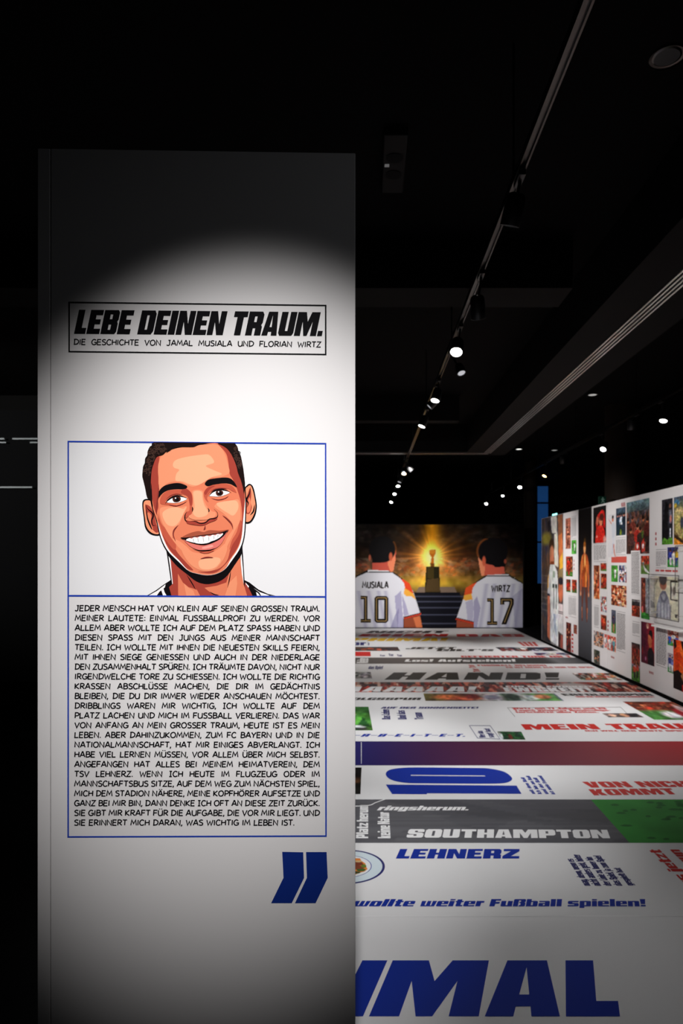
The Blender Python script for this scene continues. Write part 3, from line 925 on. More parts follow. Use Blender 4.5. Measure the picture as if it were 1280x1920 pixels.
# ------------------------------------------------------------------ the printed pillar in front
pil = thing('information_totem', 'tall white text totem with a cartoon portrait, standing nearest the viewer', 'display pillar', (PL + PR) / 2)
PTOP = 1.6 + (VY - 278) / F * 1.400


def pil_box(u0, u1, d0, d1, z0, z1, name, m, bev=.0015, label=None):
    """u along the face, d into the pillar"""
    mb = MB().box((u0, d0, z0), (u1, d1, z1), bev)
    D = -PN
    mb.v = [tuple(PL + PU * v[0] + D * v[1] + Vector((0, 0, v[2]))) for v in mb.v]
    return mb.build(name, m, pil, label)


PW = (PR - PL).length
ZF = FLOOR_TOP + .0012
gu = (PILLAR.at(94.3, 1000) - PL); gu.z = 0
gu = gu.length
pil_box(.002, PW - .002, .008, .36, ZF, PTOP - .001, 'core', M_white)
pil_box(0, gu - .0007, 0, .0079, ZF, PTOP, 'side_strip', M_white, label='narrow white edge strip')
pil_box(gu + .0007, PW, 0, .0079, ZF, PTOP, 'front_panel', M_white)


def outline(o, t):
    """frame given by its outer pixel corners TL TR BR BL"""
    (ax, ay), (bx, by), (cx, cy), (dx, dy) = o
    return [([(ax, ay), (bx, by), (cx, cy), (dx, dy)], [[(ax + t, ay + t), (bx - t, by + t), (cx - t, cy - t), (dx + t, dy - t)]])]


def pil_text(polys, A, B, C, m, name, label=None, lift=.0004):
    return ink_quad(name, polys, PILLAR.at(*A, lift), PILLAR.at(*B, lift), PILLAR.at(*C, lift), PN, m, pil, label)


ink_px('title_frame', outline([(128.3, 565.6), (611.8, 571.6), (611.8, 666.2), (128.3, 660.8)], 2.8), PILLAR, I_black, pil, .0004, 'black outlined title box')
pil_text(block('LEBE DEINEN TRAUM.', .07, .42), (138.8, 626), (603, 630.4), (148.3, 580.8), I_black, 'title_lettering', 'heavy black title LEBE DEINEN TRAUM.')
pil_text(comic('DIE GESCHICHTE VON JAMAL MUSIALA UND FLORIAN WIRTZ', 463 / 9.8, pen=.21, force_k=None), (138.3, 646), (601.2, 651), (138.3, 636.2), I_black, 'subtitle_lettering', 'black hand-lettered subtitle')
ink_px('text_frame', [([(126.7, 826.6), (611.6, 830.6), (612.4, 1568.8), (126.5, 1570.4)], [[(129.4, 829.4), (608.9, 833.4), (609, 1117.7), (129.4, 1115.6)], [(129.4, 1118.6), (609, 1120.6), (609.6, 1566), (129.3, 1567.6)]])], PILLAR, I_frame, pil, .0006, 'blue box frame')
TEXT = """JEDER MENSCH HAT VON KLEIN AUF SEINEN GROSSEN TRAUM.
MEINER LAUTETE: EINMAL FUSSBALLPROFI ZU WERDEN. VOR
ALLEM ABER WOLLTE |CH AUF DEM PLATZ SPASS HABEN UND
DIESEN SPASS MIT DEN JUNGS AUS MEINER MANNSCHAFT
TEILEN. |CH WOLLTE MIT IHNEN DIE NEUESTEN SKILLS FEIERN,
MIT IHNEN SIEGE GENIESSEN UND AUCH IN DER NIEDERLAGE
DEN ZUSAMMENHALT SPÜREN. |CH TRÄUMTE DAVON, NICHT NUR
IRGENDWELCHE TORE ZU SCHIESSEN. |CH WOLLTE DIE RICHTIG
KRASSEN ABSCHLÜSSE MACHEN, DIE DIR IM GEDÄCHTNIS
BLEIBEN, DIE DU DIR IMMER WIEDER ANSCHAUEN MÖCHTEST.
DRIBBLINGS WAREN MIR WICHTIG, |CH WOLLTE AUF DEM
PLATZ LACHEN UND MICH IM FUSSBALL VERLIEREN. DAS WAR
VON ANFANG AN MEIN GROSSER TRAUM, HEUTE IST ES MEIN
LEBEN. ABER DAHINZUKOMMEN, ZUM FC BAYERN UND IN DIE
NATIONALMANNSCHAFT, HAT MIR EINIGES ABVERLANGT. |CH
HABE VIEL LERNEN MÜSSEN, VOR ALLEM ÜBER MICH SELBST.
ANGEFANGEN HAT ALLES BEI MEINEM HEIMATVEREIN, DEM
TSV LEHNERZ. WENN |CH HEUTE IM FLUGZEUG ODER IM
MANNSCHAFTSBUS SITZE, AUF DEM WEG ZUM NÄCHSTEN SPIEL,
MICH DEM STADION NÄHERE, MEINE KOPFHÖRER AUFSETZE UND
GANZ BEI MIR BIN, DANN DENKE |CH OFT AN DIESE ZEIT ZURÜCK.
SIE GIBT MIR KRAFT FÜR DIE AUFGABE, DIE VOR MIR LIEGT. UND
SIE ERINNERT MICH DARAN, WAS WICHTIG IM LEBEN IST.""".split('\n')
for i, ln in enumerate(TEXT):
    yl = 1145.4 + 18.27 * i
    yr = 1146.3 + 18.23 * i
    xl = 140.6 - .06 * i
    xr = 598.8 if i < 22 else 551.5
    if i == 22: yr -= .1
    pil_text(comic(ln, (xr - xl) / 10.0, pen=.225), (xl, yl), (xr, yr), (xl, yl - 10.0), I_black, 'text_line')
qm = []
for pts in ([(1031, 608), (1128, 610), (1132, 728), (1075, 845), (980, 845), (1037, 728)], [(1141, 609), (1236, 609), (1241, 728), (1185, 845), (1090, 845), (1145, 728)]):
    qm.append(([(110 + x / 2.4615, 1350 + y / 2.4615) for x, y in pts], []))
ink_px('quotation_mark', qm, PILLAR, mat('quote_blue_ink', (20, 46, 128), .5), pil, .0004, 'large navy blue closing quotation mark')

# ---- the cartoon portrait (flat inks laid one over another)
port = ink_px('portrait', [([(130, 830), (608.8, 834), (608.8, 1117.4), (130, 1115.4)], [])], PILLAR, mat('portrait_paper', (236, 236, 238), .55), pil, .0003, 'cartoon portrait of a smiling person with short dark hair')
LAY = [.00035]
YC = 94


def pz(pts):
    return [(240 + max(x, -500) / 4.571, 810 + min(max(y, YC - .011 * (640 - x)), 1403) / 4.572) for x, y in pts]


def lay(name, col, pts, smooth=True, n=5, extra=None):
    LAY[0] += .00004
    c = mat('ink_%d_%d_%d' % col, col, .55, spec=.03)
    for P in ([pts] + (extra or [])):
        q = catmull(P, n, True) if smooth else P
        ink_px(name, [(pz(q), [])], PILLAR, c, port, LAY[0])


def pen(name, col, strokes, wd, taper=True):
    LAY[0] += .00004
    polys = []
    for st in strokes:
        for o, h in ribbon(catmull(st, 7), wd, taper):
            polys.append((pz(o), h))
    return ink_px(name, polys, PILLAR, mat('ink_%d_%d_%d' % col, col, .55), port, LAY[0])


BK = (17, 13, 16)
SK, SK2, SK3 = (228, 128, 94), (240, 150, 112), (252, 178, 138)
DK, DK2, DK3 = (196, 90, 68), (166, 66, 54), (134, 50, 44)
WHT = (246, 244, 244)
# shoulders and collar
lay('collar', BK, [(160, 1403), (240, 1356), (300, 1312), (366, 1268), (376, 1300), (392, 1403)], False, extra=[[(995, 1268), (1040, 1290), (1120, 1352), (1200, 1388), (1262, 1403), (1010, 1403)]])
lay('collar_stripes', WHT, [(178, 1401), (248, 1362), (300, 1322), (322, 1306), (316, 1332), (268, 1370), (246, 1403)], False, extra=[[(284, 1354), (304, 1340), (312, 1370), (330, 1403), (300, 1403)], [(1075, 1338), (1128, 1372), (1210, 1400), (1190, 1403), (1140, 1403), (1125, 1376)], [(1096, 1372), (1112, 1380), (1130, 1403), (1104, 1403)], [(1008, 1300), (1030, 1340), (1036, 1322), (1006, 1290)]])
# neck
lay('neck', BK, [(322, 985), (338, 1080), (352, 1180), (366, 1270), (374, 1403), (1014, 1403), (998, 1270), (990, 1130), (978, 955)], False)
lay('neck', WHT, [(338, 1000), (352, 1100), (366, 1200), (378, 1300), (384, 1340), (992, 1340), (985, 1180), (970, 1010)], False)
lay('neck', DK2, [(352, 1030), (366, 1110), (376, 1210), (384, 1300), (384, 1403), (1000, 1403), (980, 1270), (966, 1130), (962, 1010)], False)
lay('neck', DK2, [(352, 1330), (384, 1300), (386, 1403), (372, 1403)], False)
lay('neck', DK2, [(1000, 1290), (1035, 1340), (1066, 1403), (1000, 1403)], False)
lay('neck', SK, [(428, 1215), (470, 1290), (520, 1330), (590, 1352), (618, 1403), (430, 1403)], False, extra=[[(870, 1200), (930, 1120), (960, 1060), (968, 1180), (990, 1300), (1020, 1403), (780, 1403), (700, 1372), (655, 1335), (760, 1318), (842, 1290)]])
lay('neck', SK2, [(480, 1300), (520, 1336), (560, 1360), (575, 1403), (500, 1403)], False, extra=[[(870, 1290), (930, 1230), (936, 1300), (920, 1403), (830, 1403)]])
pen('neck_lines', BK, [[(500, 1220), (545, 1290), (580, 1352)], [(880, 1190), (870, 1260), (852, 1335)], [(700, 1370), (740, 1392), (780, 1398)]], 9)
# beard-dark shadow below the jaw
lay('jaw_shadow', BK, [(330, 1000), (380, 1062), (450, 1115), (520, 1186), (600, 1212), (680, 1225), (760, 1212), (830, 1170), (890, 1090), (950, 1000), (980, 960), (972, 1050), (920, 1130), (860, 1220), (800, 1272), (720, 1300), (650, 1302), (580, 1278), (500, 1215), (430, 1160), (375, 1100), (340, 1050)])
# ears
lay('ear', BK, [(205, 590), (160, 574), (128, 590), (123, 640), (134, 730), (146, 815), (178, 866), (228, 888), (276, 880), (268, 800), (235, 690)])
lay('ear', SK2, [(205, 602), (165, 586), (138, 600), (134, 645), (146, 735), (158, 808), (188, 852), (230, 874), (268, 868), (258, 800), (228, 700)])
lay('ear', DK2, [(150, 625), (190, 640), (220, 700), (244, 790), (262, 850), (240, 862), (200, 820), (164, 740), (152, 680)])
lay('ear', SK, [(180, 690), (200, 720), (196, 780), (216, 830), (190, 815), (168, 760), (166, 700)])
pen('ear_lines', BK, [[(148, 615), (170, 660), (205, 690), (216, 720), (204, 760), (214, 800), (240, 800)], [(156, 640), (168, 740), (196, 815), (206, 838)]], 13)
lay('ear', BK, [(1000, 500), (1018, 458), (1046, 445), (1074, 475), (1094, 560), (1104, 640), (1090, 716), (1052, 776), (1004, 780), (996, 700)])
lay('ear', SK2, [(1006, 505), (1024, 470), (1046, 458), (1064, 484), (1084, 565), (1092, 640), (1078, 708), (1046, 762), (1008, 766), (1004, 700)])
lay('ear', DK2, [(1046, 480), (1056, 530), (1052, 600), (1060, 650), (1040, 700), (1008, 690), (1004, 600), (1022, 540)])
lay('ear', SK, [(1040, 560), (1054, 620), (1044, 680), (1020, 690), (1022, 620)])
pen('ear_lines', BK, [[(1050, 470), (1040, 530), (1016, 580), (1030, 610), (1018, 650)], [(1086, 620), (1074, 680), (1046, 715)]], 13)
# face with black contour and white rim
FACE = [(205, 300), (240, 200), (330, 140), (460, 110), (640, 92), (800, 94), (880, 150), (940, 280), (985, 420), (1004, 560), (1002, 760), (990, 900), (958, 1000), (895, 1095), (832, 1175), (760, 1215), (680, 1228), (600, 1216), (520, 1190), (430, 1108), (340, 1016), (285, 905), (250, 760), (212, 640), (192, 480)]
def grow(P, cx, cy, s): return [((x - cx) * s + cx, (y - cy) * s + cy) for x, y in P]
lay('face', BK, grow(FACE, 620, 640, 1.024))
low = [p for p in FACE if p[1] > 740]
lay('face', WHT, grow(FACE, 620, 620, 1.0))
FIN = [(x + (16 if x < 450 and y > 780 else 0) - (16 if x > 880 and y > 700 else 0), y - (2 if y > 1150 else 0)) for x, y in FACE]
lay('face', SK, FIN)
# shade on the sides
lay('face_shade', DK2, [(205, 320), (235, 235), (270, 205), (258, 330), (266, 450), (256, 560), (262, 640), (250, 700), (270, 790), (330, 900), (380, 960), (430, 1040), (500, 1120), (560, 1185), (500, 1165), (430, 1090), (355, 1005), (300, 895), (266, 760), (225, 650), (196, 480)])
lay('face_shade', DK, [(258, 700), (290, 790), (350, 850), (410, 960), (400, 1010), (350, 960), (300, 880), (272, 790)])
lay('face_shade', DK2, [(770, 100), (850, 130), (930, 260), (985, 430), (1000, 560), (990, 700), (986, 760), (972, 890), (942, 985), (880, 1080), (820, 1150), (760, 1200), (690, 1212), (600, 1198), (680, 1196), (780, 1170), (850, 1100), (880, 1000), (930, 900), (975, 760), (970, 620), (938, 500), (900, 410), (872, 360), (860, 260), (838, 180)])
lay('face_shade', DK, [(870, 1010), (900, 960), (950, 880), (975, 790), (960, 760), (930, 860), (890, 930)])
# light planes
lay('face_light', SK2, [(265, 260), (330, 160), (480, 130), (640, 110), (770, 112), (830, 190), (856, 280), (868, 350), (800, 385), (700, 395), (640, 440), (560, 470), (500, 450), (430, 425), (340, 440), (272, 490), (262, 380)])
lay('face_light', SK3, [(385, 280), (410, 242), (500, 215), (640, 195), (700, 200), (738, 262), (668, 292), (740, 330), (805, 362), (720, 388), (650, 430), (590, 458), (520, 446), (470, 425), (410, 418), (415, 360), (440, 325), (398, 308)])
lay('face_light', SK2, [(275, 660), (340, 640), (430, 650), (505, 640), (470, 720), (440, 790), (400, 830), (380, 905), (430, 930), (470, 960), (556, 1050), (480, 1030), (410, 960), (340, 860), (290, 760)])
lay('face_light', SK3, [(296, 700), (350, 656), (420, 645), (475, 660), (500, 640), (478, 695), (432, 780), (385, 808), (330, 786)])
lay('face_light', SK2, [(740, 640), (800, 600), (880, 590), (945, 580), (962, 660), (960, 760), (920, 840), (840, 1000), (815, 1010), (850, 910), (900, 830), (890, 780), (820, 700)])
lay('face_light', SK3, [(760, 612), (850, 592), (930, 592), (945, 655), (904, 716), (850, 692), (790, 652)])
lay('face_light', SK2, [(440, 940), (500, 980), (560, 1030), (690, 1040), (780, 1000), (830, 960), (850, 1000), (820, 1090), (740, 1180), (640, 1190), (540, 1140), (470, 1040)])
lay('face_light', SK3, [(606, 1112), (650, 1086), (720, 1074), (782, 1080), (792, 1110), (752, 1158), (690, 1178), (622, 1168)])
# eye sockets
lay('eye_shade', DK, [(275, 600), (290, 545), (340, 505), (420, 495), (490, 500), (540, 520), (556, 590), (552, 690), (530, 700), (528, 620), (505, 550), (440, 535), (380, 560), (320, 600), (420, 630), (350, 628), (290, 620)])
lay('eye_shade', DK2, [(485, 480), (540, 518), (552, 580), (540, 650), (528, 600), (510, 550), (455, 520)])
lay('eye_shade', DK, [(650, 520), (690, 470), (760, 450), (840, 445), (900, 470), (930, 520), (900, 510), (850, 485), (780, 480), (720, 500), (680, 560), (690, 600), (660, 570)])
lay('eye_shade', DK2, [(655, 515), (690, 475), (745, 462), (700, 495), (668, 540)])
# eyebrows
lay('eyebrow', BK, [(256, 575), (258, 525), (296, 474), (350, 448), (430, 438), (484, 452), (510, 470), (486, 490), (420, 490), (350, 498), (302, 522), (272, 556)])
lay('eyebrow', BK, [(660, 440), (690, 410), (750, 398), (850, 392), (902, 418), (934, 475), (880, 447), (820, 440), (740, 450), (692, 464), (668, 458)])
# eyes
lay('eye', WHT, [(332, 600), (368, 572), (410, 556), (455, 558), (506, 572), (470, 594), (420, 607), (370, 608)])
lay('eye', (74, 36, 26), [(388, 560), (420, 552), (450, 560), (452, 586), (430, 602), (398, 602), (384, 584)])
lay('eye', BK, [(400, 566), (420, 560), (438, 570), (436, 590), (418, 596), (402, 586)])
lay('eye', WHT, [(404, 564), (413, 562), (414, 572), (405, 574)])
lay('eye', WHT, [(698, 546), (735, 516), (780, 502), (830, 506), (872, 520), (832, 541), (780, 553), (740, 553)])
lay('eye', (74, 36, 26), [(758, 508), (788, 500), (812, 508), (816, 530), (798, 547), (770, 548), (754, 530)])
lay('eye', BK, [(770, 514), (788, 508), (804, 518), (802, 536), (784, 542), (770, 532)])
lay('eye', WHT, [(772, 510), (781, 508), (782, 518), (773, 520)])
pen('eye_lines', BK, [[(322, 612), (340, 590), (370, 566), (412, 549), (460, 552), (512, 572)], [(692, 552), (730, 513), (780, 495), (832, 499), (884, 520)]], 15)
pen('eye_lines', DK3, [[(330, 575), (370, 545), (420, 532), (470, 540)], [(700, 520), (750, 490), (810, 482), (860, 494)], [(350, 624), (410, 634), (470, 616), (510, 590)], [(710, 566), (770, 582), (830, 570), (866, 546)]], 7)
# nose
lay('nose_light', SK2, [(556, 505), (640, 505), (650, 580), (680, 640), (720, 680), (750, 690), (745, 730), (690, 750), (600, 755), (545, 745), (520, 720), (548, 650), (560, 580)])
lay('nose_light', SK3, [(566, 512), (630, 512), (640, 570), (655, 625), (688, 690), (660, 722), (600, 732), (560, 700), (572, 640), (566, 580)])
lay('nose_shade', DK2, [(500, 758), (540, 766), (580, 760), (620, 776), (664, 770), (704, 744), (764, 730), (756, 755), (704, 776), (640, 802), (560, 796), (510, 784)])
lay('nose_shade', DK, [(535, 630), (556, 650), (548, 700), (520, 720), (500, 740), (492, 720), (504, 690), (530, 670)])
pen('nose_lines', BK, [[(508, 680), (490, 715), (492, 752), (512, 772)], [(512, 772), (545, 764), (580, 768), (620, 784), (664, 778), (700, 748), (745, 742), (768, 722), (766, 690), (738, 660)], [(550, 690), (556, 660), (552, 640)], [(684, 650), (696, 672), (692, 690)]], 10)
# mouth
lay('lip', (168, 84, 62), [(455, 912), (520, 872), (600, 850), (650, 858), (700, 842), (790, 846), (862, 838), (838, 866), (780, 886), (700, 892), (600, 905), (520, 920)])
lay('mouth', BK, [(452, 906), (520, 906), (620, 892), (720, 880), (800, 864), (856, 846), (820, 892), (770, 928), (700, 958), (640, 968), (560, 954), (500, 932)])
lay('lip', (226, 120, 110), [(478, 920), (520, 948), (580, 966), (640, 974), (700, 962), (770, 932), (826, 888), (850, 850), (806, 950), (740, 1002), (660, 1018), (590, 1006), (530, 976)])
lay('lip', (244, 160, 148), [(636, 990), (680, 976), (720, 968), (732, 982), (690, 996), (646, 1002)])
lay('teeth', WHT, [(498, 926), (540, 906), (620, 893), (720, 882), (812, 868), (796, 898), (740, 930), (660, 948), (580, 950), (530, 940)])
lay('gums', (206, 110, 100), [(505, 916), (560, 900), (640, 888), (730, 880), (812, 866), (790, 878), (770, 874), (750, 886), (726, 882), (704, 894), (676, 888), (650, 900), (622, 894), (596, 906), (570, 902), (548, 914), (530, 910)])
lay('lower_teeth', WHT, [(580, 950), (640, 944), (700, 936), (724, 930), (690, 950), (640, 958), (600, 956)])
pen('tooth_lines', (150, 140, 142), [[(560, 910), (564, 944)], [(600, 902), (604, 948)], [(645, 895), (650, 946)], [(692, 890), (696, 938)], [(738, 884), (738, 926)], [(774, 878), (770, 908)]], 4)
pen('mouth_lines', BK, [[(452, 906), (520, 905), (620, 890), (720, 878), (800, 862), (866, 838)], [(560, 1002), (620, 1016), (700, 1012), (750, 995)]], 8)
lay('chin_shade', DK, [(610, 1022), (670, 1030), (740, 1012), (700, 1036), (650, 1040)])
pen('smile_lines', DK3, [[(434, 796), (398, 838), (390, 880), (410, 935)], [(810, 714), (850, 744), (888, 788), (902, 836)], [(664, 800), (660, 824), (650, 838)], [(622, 1086), (680, 1074), (734, 1076)], [(250, 700), (246, 660), (262, 520), (266, 450)]], 11)
# hair
rr = random.Random(2)
HAIR = [(226, 90), (206, 118), (190, 128), (172, 165), (168, 200), (150, 230), (146, 268), (132, 300), (128, 345), (126, 380), (136, 420), (150, 480), (166, 555), (196, 590), (216, 640), (206, 560), (198, 470), (204, 340), (222, 270), (250, 210), (300, 196), (330, 168), (372, 150), (420, 136), (470, 128), (560, 128), (600, 112), (640, 104), (700, 98), (770, 98), (850, 140), (900, 215), (930, 290), (944, 350), (968, 410), (984, 470), (996, 530), (1004, 460), (1000, 400), (990, 320), (978, 250), (966, 200), (948, 165), (940, 130), (918, 100), (905, 88), (640, 80), (400, 80)]
lay('hair', (28, 17, 16), HAIR, True, 3)
cur = []
def inside(x, y, P):
    c = False
    for i in range(len(P)):
        (xa, ya), (xb, yb) = P[i - 1], P[i]
        if (ya > y) != (yb > y) and x < (xb - xa) * (y - ya) / (yb - ya) + xa: c = not c
    return c


for q in range(400):
    if rr.random() < .72:
        x = rr.uniform(140, 330); y = rr.uniform(105, 380)
        
    else:
        x = rr.uniform(915, 975); y = rr.uniform(115, 330)
        
    r = rr.uniform(7, 13); a = rr.uniform(0, 6)
    if not all(inside(x + dx, y + dy, HAIR) for dx in (-12, 12) for dy in (-12, 12)): continue
    cur.append([(x + r * math.cos(a + t * 1.3), y + r * .8 * math.sin(a + t * 1.3)) for t in range(4)])
pen('hair_curls', (72, 48, 40), cur, 6)
pen('hair_lines', BK, [[(330, 180), (352, 160), (372, 156)], [(376, 150), (384, 128), (388, 110)], [(900, 100), (916, 108), (912, 96)], [(940, 160), (956, 172), (970, 180)], [(210, 600), (204, 520), (202, 440)]], 8)

# ------------------------------------------------------------------ mural on the far wall
mu = thing('football_mural', 'large wall picture of two players seen from behind facing a shining trophy', 'mural', (1.55, MURAL_Y, 0))


def zm(x, y):
    """units of the picture sketch -> world on the mural"""
    return MURAL.at(660 + x / 3.765, 970 + y / 3.765, 0)


mL, mR = -440, 1205
a, b = zm(mL, 782), zm(mR, 52)
ZB, ZT = max(a.z, .012), b.z
MB().box((a.x - .02, MURAL_Y + .006, .006), (b.x + .03, MURAL_Y + .12, ZT + .02), .004).build('frame_wall', M_black, mu)
im = Img(420, 188, mL, mR, 782, 52)
X, Y = im.X, im.Y
im.vgrad([(52, (14, 11, 11)), (200, (17, 12, 10)), (290, (44, 28, 20)), (340, (80, 52, 40)), (400, (98, 74, 42)), (470, (110, 92, 44)), (530, (60, 48, 40)), (560, (30, 26, 28)), (782, (24, 22, 28))])
# stands full of people
im.crowd([(120, 80, 50), (80, 54, 40), (150, 100, 70), (60, 44, 40), (120, 110, 100), (170, 70, 40)], 700, 41, .34, (mL, mR, 285, 415), 1.6)
im.crowd([(20, 17, 18), (12, 10, 11), (34, 29, 28)], 300, 42, .5, (mL, mR, 52, 180), 2.0)
grain(im, 5, .25, 7, 7)
d = np.hypot((X - 565) / 1.0, (Y - 275) / 1.0)
ang = np.arctan2(Y - 275, X - 565)
rays = .5 + .5 * (np.sin(ang * 7 + 2.2 * np.sin(ang * 3 + 1)) * np.sin(ang * 11 + 1.7 * np.sin(ang * 4))) ** 2 * 1.6
im.add(np.exp(-d / 92) * (.75 + .6 * rays), (250, 150, 30))
im.add(np.exp(-((X - 565) / 55) ** 2) * np.clip((300 - Y) / 250, 0, 1) ** .6, (180, 120, 0))
im.add(np.exp(-d / 230) * rays * .3, (190, 100, 30))
im.add(np.exp(-(d / 84) ** 2), (210, 190, 120))
im.add(np.exp(-((Y - 470) / 60) ** 2) * np.exp(-((X - 565) / 260) ** 2), (80, 70, 10))
# stairs
im.poly([(430, 530), (760, 530), (800, 782), (440, 782)], (22, 22, 30))
for yy in (560, 597, 640, 690, 752):
    im.mix(np.exp(-((Y - yy) / 4.5) ** 2) * ((X > 440) & (X < 790)) * .8, (96, 100, 124))
im.poly([(470, 492), (720, 492), (740, 532), (450, 532)], (132, 112, 96))
# plinth and cup (a plain gold cup)
im.poly([(522, 348), (614, 348), (622, 530), (512, 530)], (40, 36, 20))
im.poly([(530, 352), (575, 352), (575, 440), (530, 430)], (70, 58, 26))
im.poly([(530, 440), (612, 430), (620, 528), (514, 528)], (112, 84, 50), .6)
im.poly([(550, 326), (582, 326), (580, 348), (553, 348)], (120, 70, 20))
im.poly([(545, 232), (588, 230), (586, 262), (574, 282), (578, 326), (554, 326), (560, 282), (546, 262)], (206, 112, 26))
im.ell(566, 244, 20, 15, (226, 140, 40), .5)
# the two figures: left and right
def figure(im, sx, sy, flip):
    f = lambda x, y: (sx + (x - sx) if not flip else x, y)
    return f
WH, WS, WS2 = (226, 226, 236), (176, 172, 204), (132, 128, 170)
# left figure
im.poly([(8, 782), (8, 716), (-114, 690), (-62, 530), (-30, 466), (30, 425), (100, 378), (268, 384), (330, 420), (400, 466), (432, 530), (484, 690), (362, 716), (362, 782)], WH)
im.poly([(300, 560), (345, 520), (352, 640), (360, 720), (362, 782), (320, 782)], WS)
im.poly([(350, 540), (364, 700), (400, 690), (380, 620)], WS)
im.poly([(270, 782), (300, 700), (330, 640), (322, 782)], WS2, .6)
for xx in (-30, 60, 130, 200, 250):
    im.mix(np.exp(-((X - xx - (Y - 600) * .2) / 14) ** 2) * ((Y > 520) & (Y < 782)) * .35, WS2)
im.poly([(290, 395), (340, 425), (405, 468), (432, 535), (436, 560), (400, 545), (375, 520), (368, 470), (340, 432)], (232, 76, 40))
im.poly([(370, 500), (402, 520), (436, 545), (448, 585), (420, 560), (385, 560), (364, 540)], (246, 176, 70))
im.poly([(268, 382), (300, 392), (360, 438), (352, 440), (300, 404)], (30, 24, 22))
im.poly([(362, 704), (484, 674), (486, 690), (366, 722)], (204, 66, 44))
im.poly([(362, 704), (484, 674), (482, 680), (362, 712)], (30, 22, 24))
im.poly([(366, 722), (478, 696), (496, 782), (364, 782)], (150, 76, 52))
im.poly([(430, 710), (478, 698), (496, 782), (452, 782)], (214, 118, 76))
im.poly([(4, 722), (-108, 696), (-126, 782), (6, 782)], (150, 76, 52))
im.poly([(8, 704), (-114, 674), (-116, 690), (4, 722)], (204, 66, 44))
im.poly([(30, 412), (104, 374), (268, 378), (280, 392), (104, 390), (28, 424)], (32, 30, 34))
im.poly([(112, 374), (262, 374), (262, 384), (112, 386)], (230, 230, 236))
im.poly([(140, 316), (290, 250), (312, 230), (304, 300), (290, 380), (140, 372)], (206, 90, 74))
im.poly([(262, 260), (300, 250), (306, 300), (290, 384), (270, 388), (250, 330)], (240, 138, 100))
im.ell(212, 226, 94, 94, (20, 18, 20), .06)
im.poly([(136, 240), (290, 240), (272, 262), (240, 300), (206, 320), (142, 322)], (20, 18, 20))
im.ell(272, 278, 13, 30, (204, 96, 66), .4)
im.ell(124, 286, 8, 22, (196, 100, 76), .4)
im.mix(np.exp(-((np.hypot(X - 212, Y - 226) - 96) / 6) ** 2) * ((X > 286) & (Y < 250) & (Y > 170)) * .6, (150, 84, 34))
# right figure
im.poly([(735, 716), (790, 560), (808, 500), (850, 470), (905, 440), (950, 408), (1105, 408), (1150, 430), (1205, 470), (1205, 782), (860, 782), (858, 750)], WH)
im.poly([(860, 590), (880, 560), (905, 640), (880, 782), (858, 782), (856, 730)], WS)
im.poly([(800, 600), (850, 580), (858, 640), (850, 740), (815, 735)], WS, .7)
for xx in (930, 985, 1060, 1120, 1175):
    im.mix(np.exp(-((X - xx + (Y - 600) * .15) / 15) ** 2) * ((Y > 470) & (Y < 782)) * .35, WS2)
im.poly([(1130, 560), (1205, 500), (1205, 782), (1150, 782)], WS2, .35)
im.poly([(800, 500), (850, 470), (880, 458), (850, 500), (842, 560), (815, 570), (790, 550)], (236, 90, 44))
im.poly([(790, 552), (842, 540), (850, 580), (800, 590), (784, 580)], (246, 180, 70))
im.poly([(850, 470), (950, 406), (960, 412), (880, 460)], (40, 32, 30))
im.poly([(1105, 406), (1205, 462), (1205, 472), (1100, 414)], (24, 22, 24))
im.poly([(733, 710), (858, 742), (858, 760), (730, 724)], (204, 66, 44))
im.poly([(735, 708), (858, 738), (858, 744), (735, 714)], (30, 22, 24))
im.poly([(738, 728), (856, 760), (858, 782), (735, 782)], (160, 80, 56))
im.poly([(936, 410), (960, 398), (1100, 398), (1112, 408), (1106, 418), (950, 418)], (32, 30, 34))
im.poly([(950, 404), (1104, 404), (1104, 412), (950, 412)], (226, 226, 232))
im.poly([(888, 250), (930, 280), (1000, 330), (1070, 345), (1078, 400), (942, 410), (918, 416), (898, 340)], (214, 96, 76))
im.poly([(884, 248), (925, 280), (938, 340), (932, 412), (912, 416), (896, 340)], (246, 150, 108))
im.ell(990, 240, 108, 96, (18, 16, 18), .06)
im.poly([(900, 250), (1092, 240), (1080, 350), (1010, 352), (980, 330), (950, 280), (930, 270)], (18, 16, 18))
im.ell(930, 310, 13, 36, (216, 100, 70), .4)
im.ell(1080, 312, 9, 16, (170, 80, 60), .4)
im.mix(np.exp(-((np.hypot((X - 990) / 1.1, Y - 240) - 97) / 7) ** 2) * ((X < 960) & (Y < 280) & (Y > 150)) * .7, (170, 90, 38))
im.mix(np.clip((X - 1090) / 200, 0, 1) * ((Y < 400)) * .7, (14, 12, 12))
print_mesh('printed_picture', im, (zm(mL, 782).x, MURAL_Y, ZB), (zm(mR, 782).x, MURAL_Y, ZB), (zm(mL, 782).x, MURAL_Y, ZT), mu, 'night stadium picture with golden glow')
I_gold = mat('gold_ink', (178, 146, 92), .5)
I_shirt = mat('shirt_black_ink', (30, 24, 20), .5)


def mural_text(polys, A, B, C, m, name, label=None, lift=.002):
    n = Vector((0, -1, 0))
    pa, pb, pc = (zm(*q) + n * lift for q in (A, B, C))
    return ink_quad(name, polys, pa, pb, pc, n, m, mu, label)


mural_text(comic('MUSIALA', 183 / 42, pen=.22, track=.26, slant=0), (72, 498), (254, 498), (72, 456), I_shirt, 'name_lettering', 'dark name lettering on the left shirt')
mural_text(comic('WIRTZ', 130 / 42, pen=.22, track=.26, slant=0), (984, 524), (1112, 524), (984, 482), I_shirt, 'name_lettering', 'dark name lettering on the right shirt')


def zpolys(polys):
    return polys


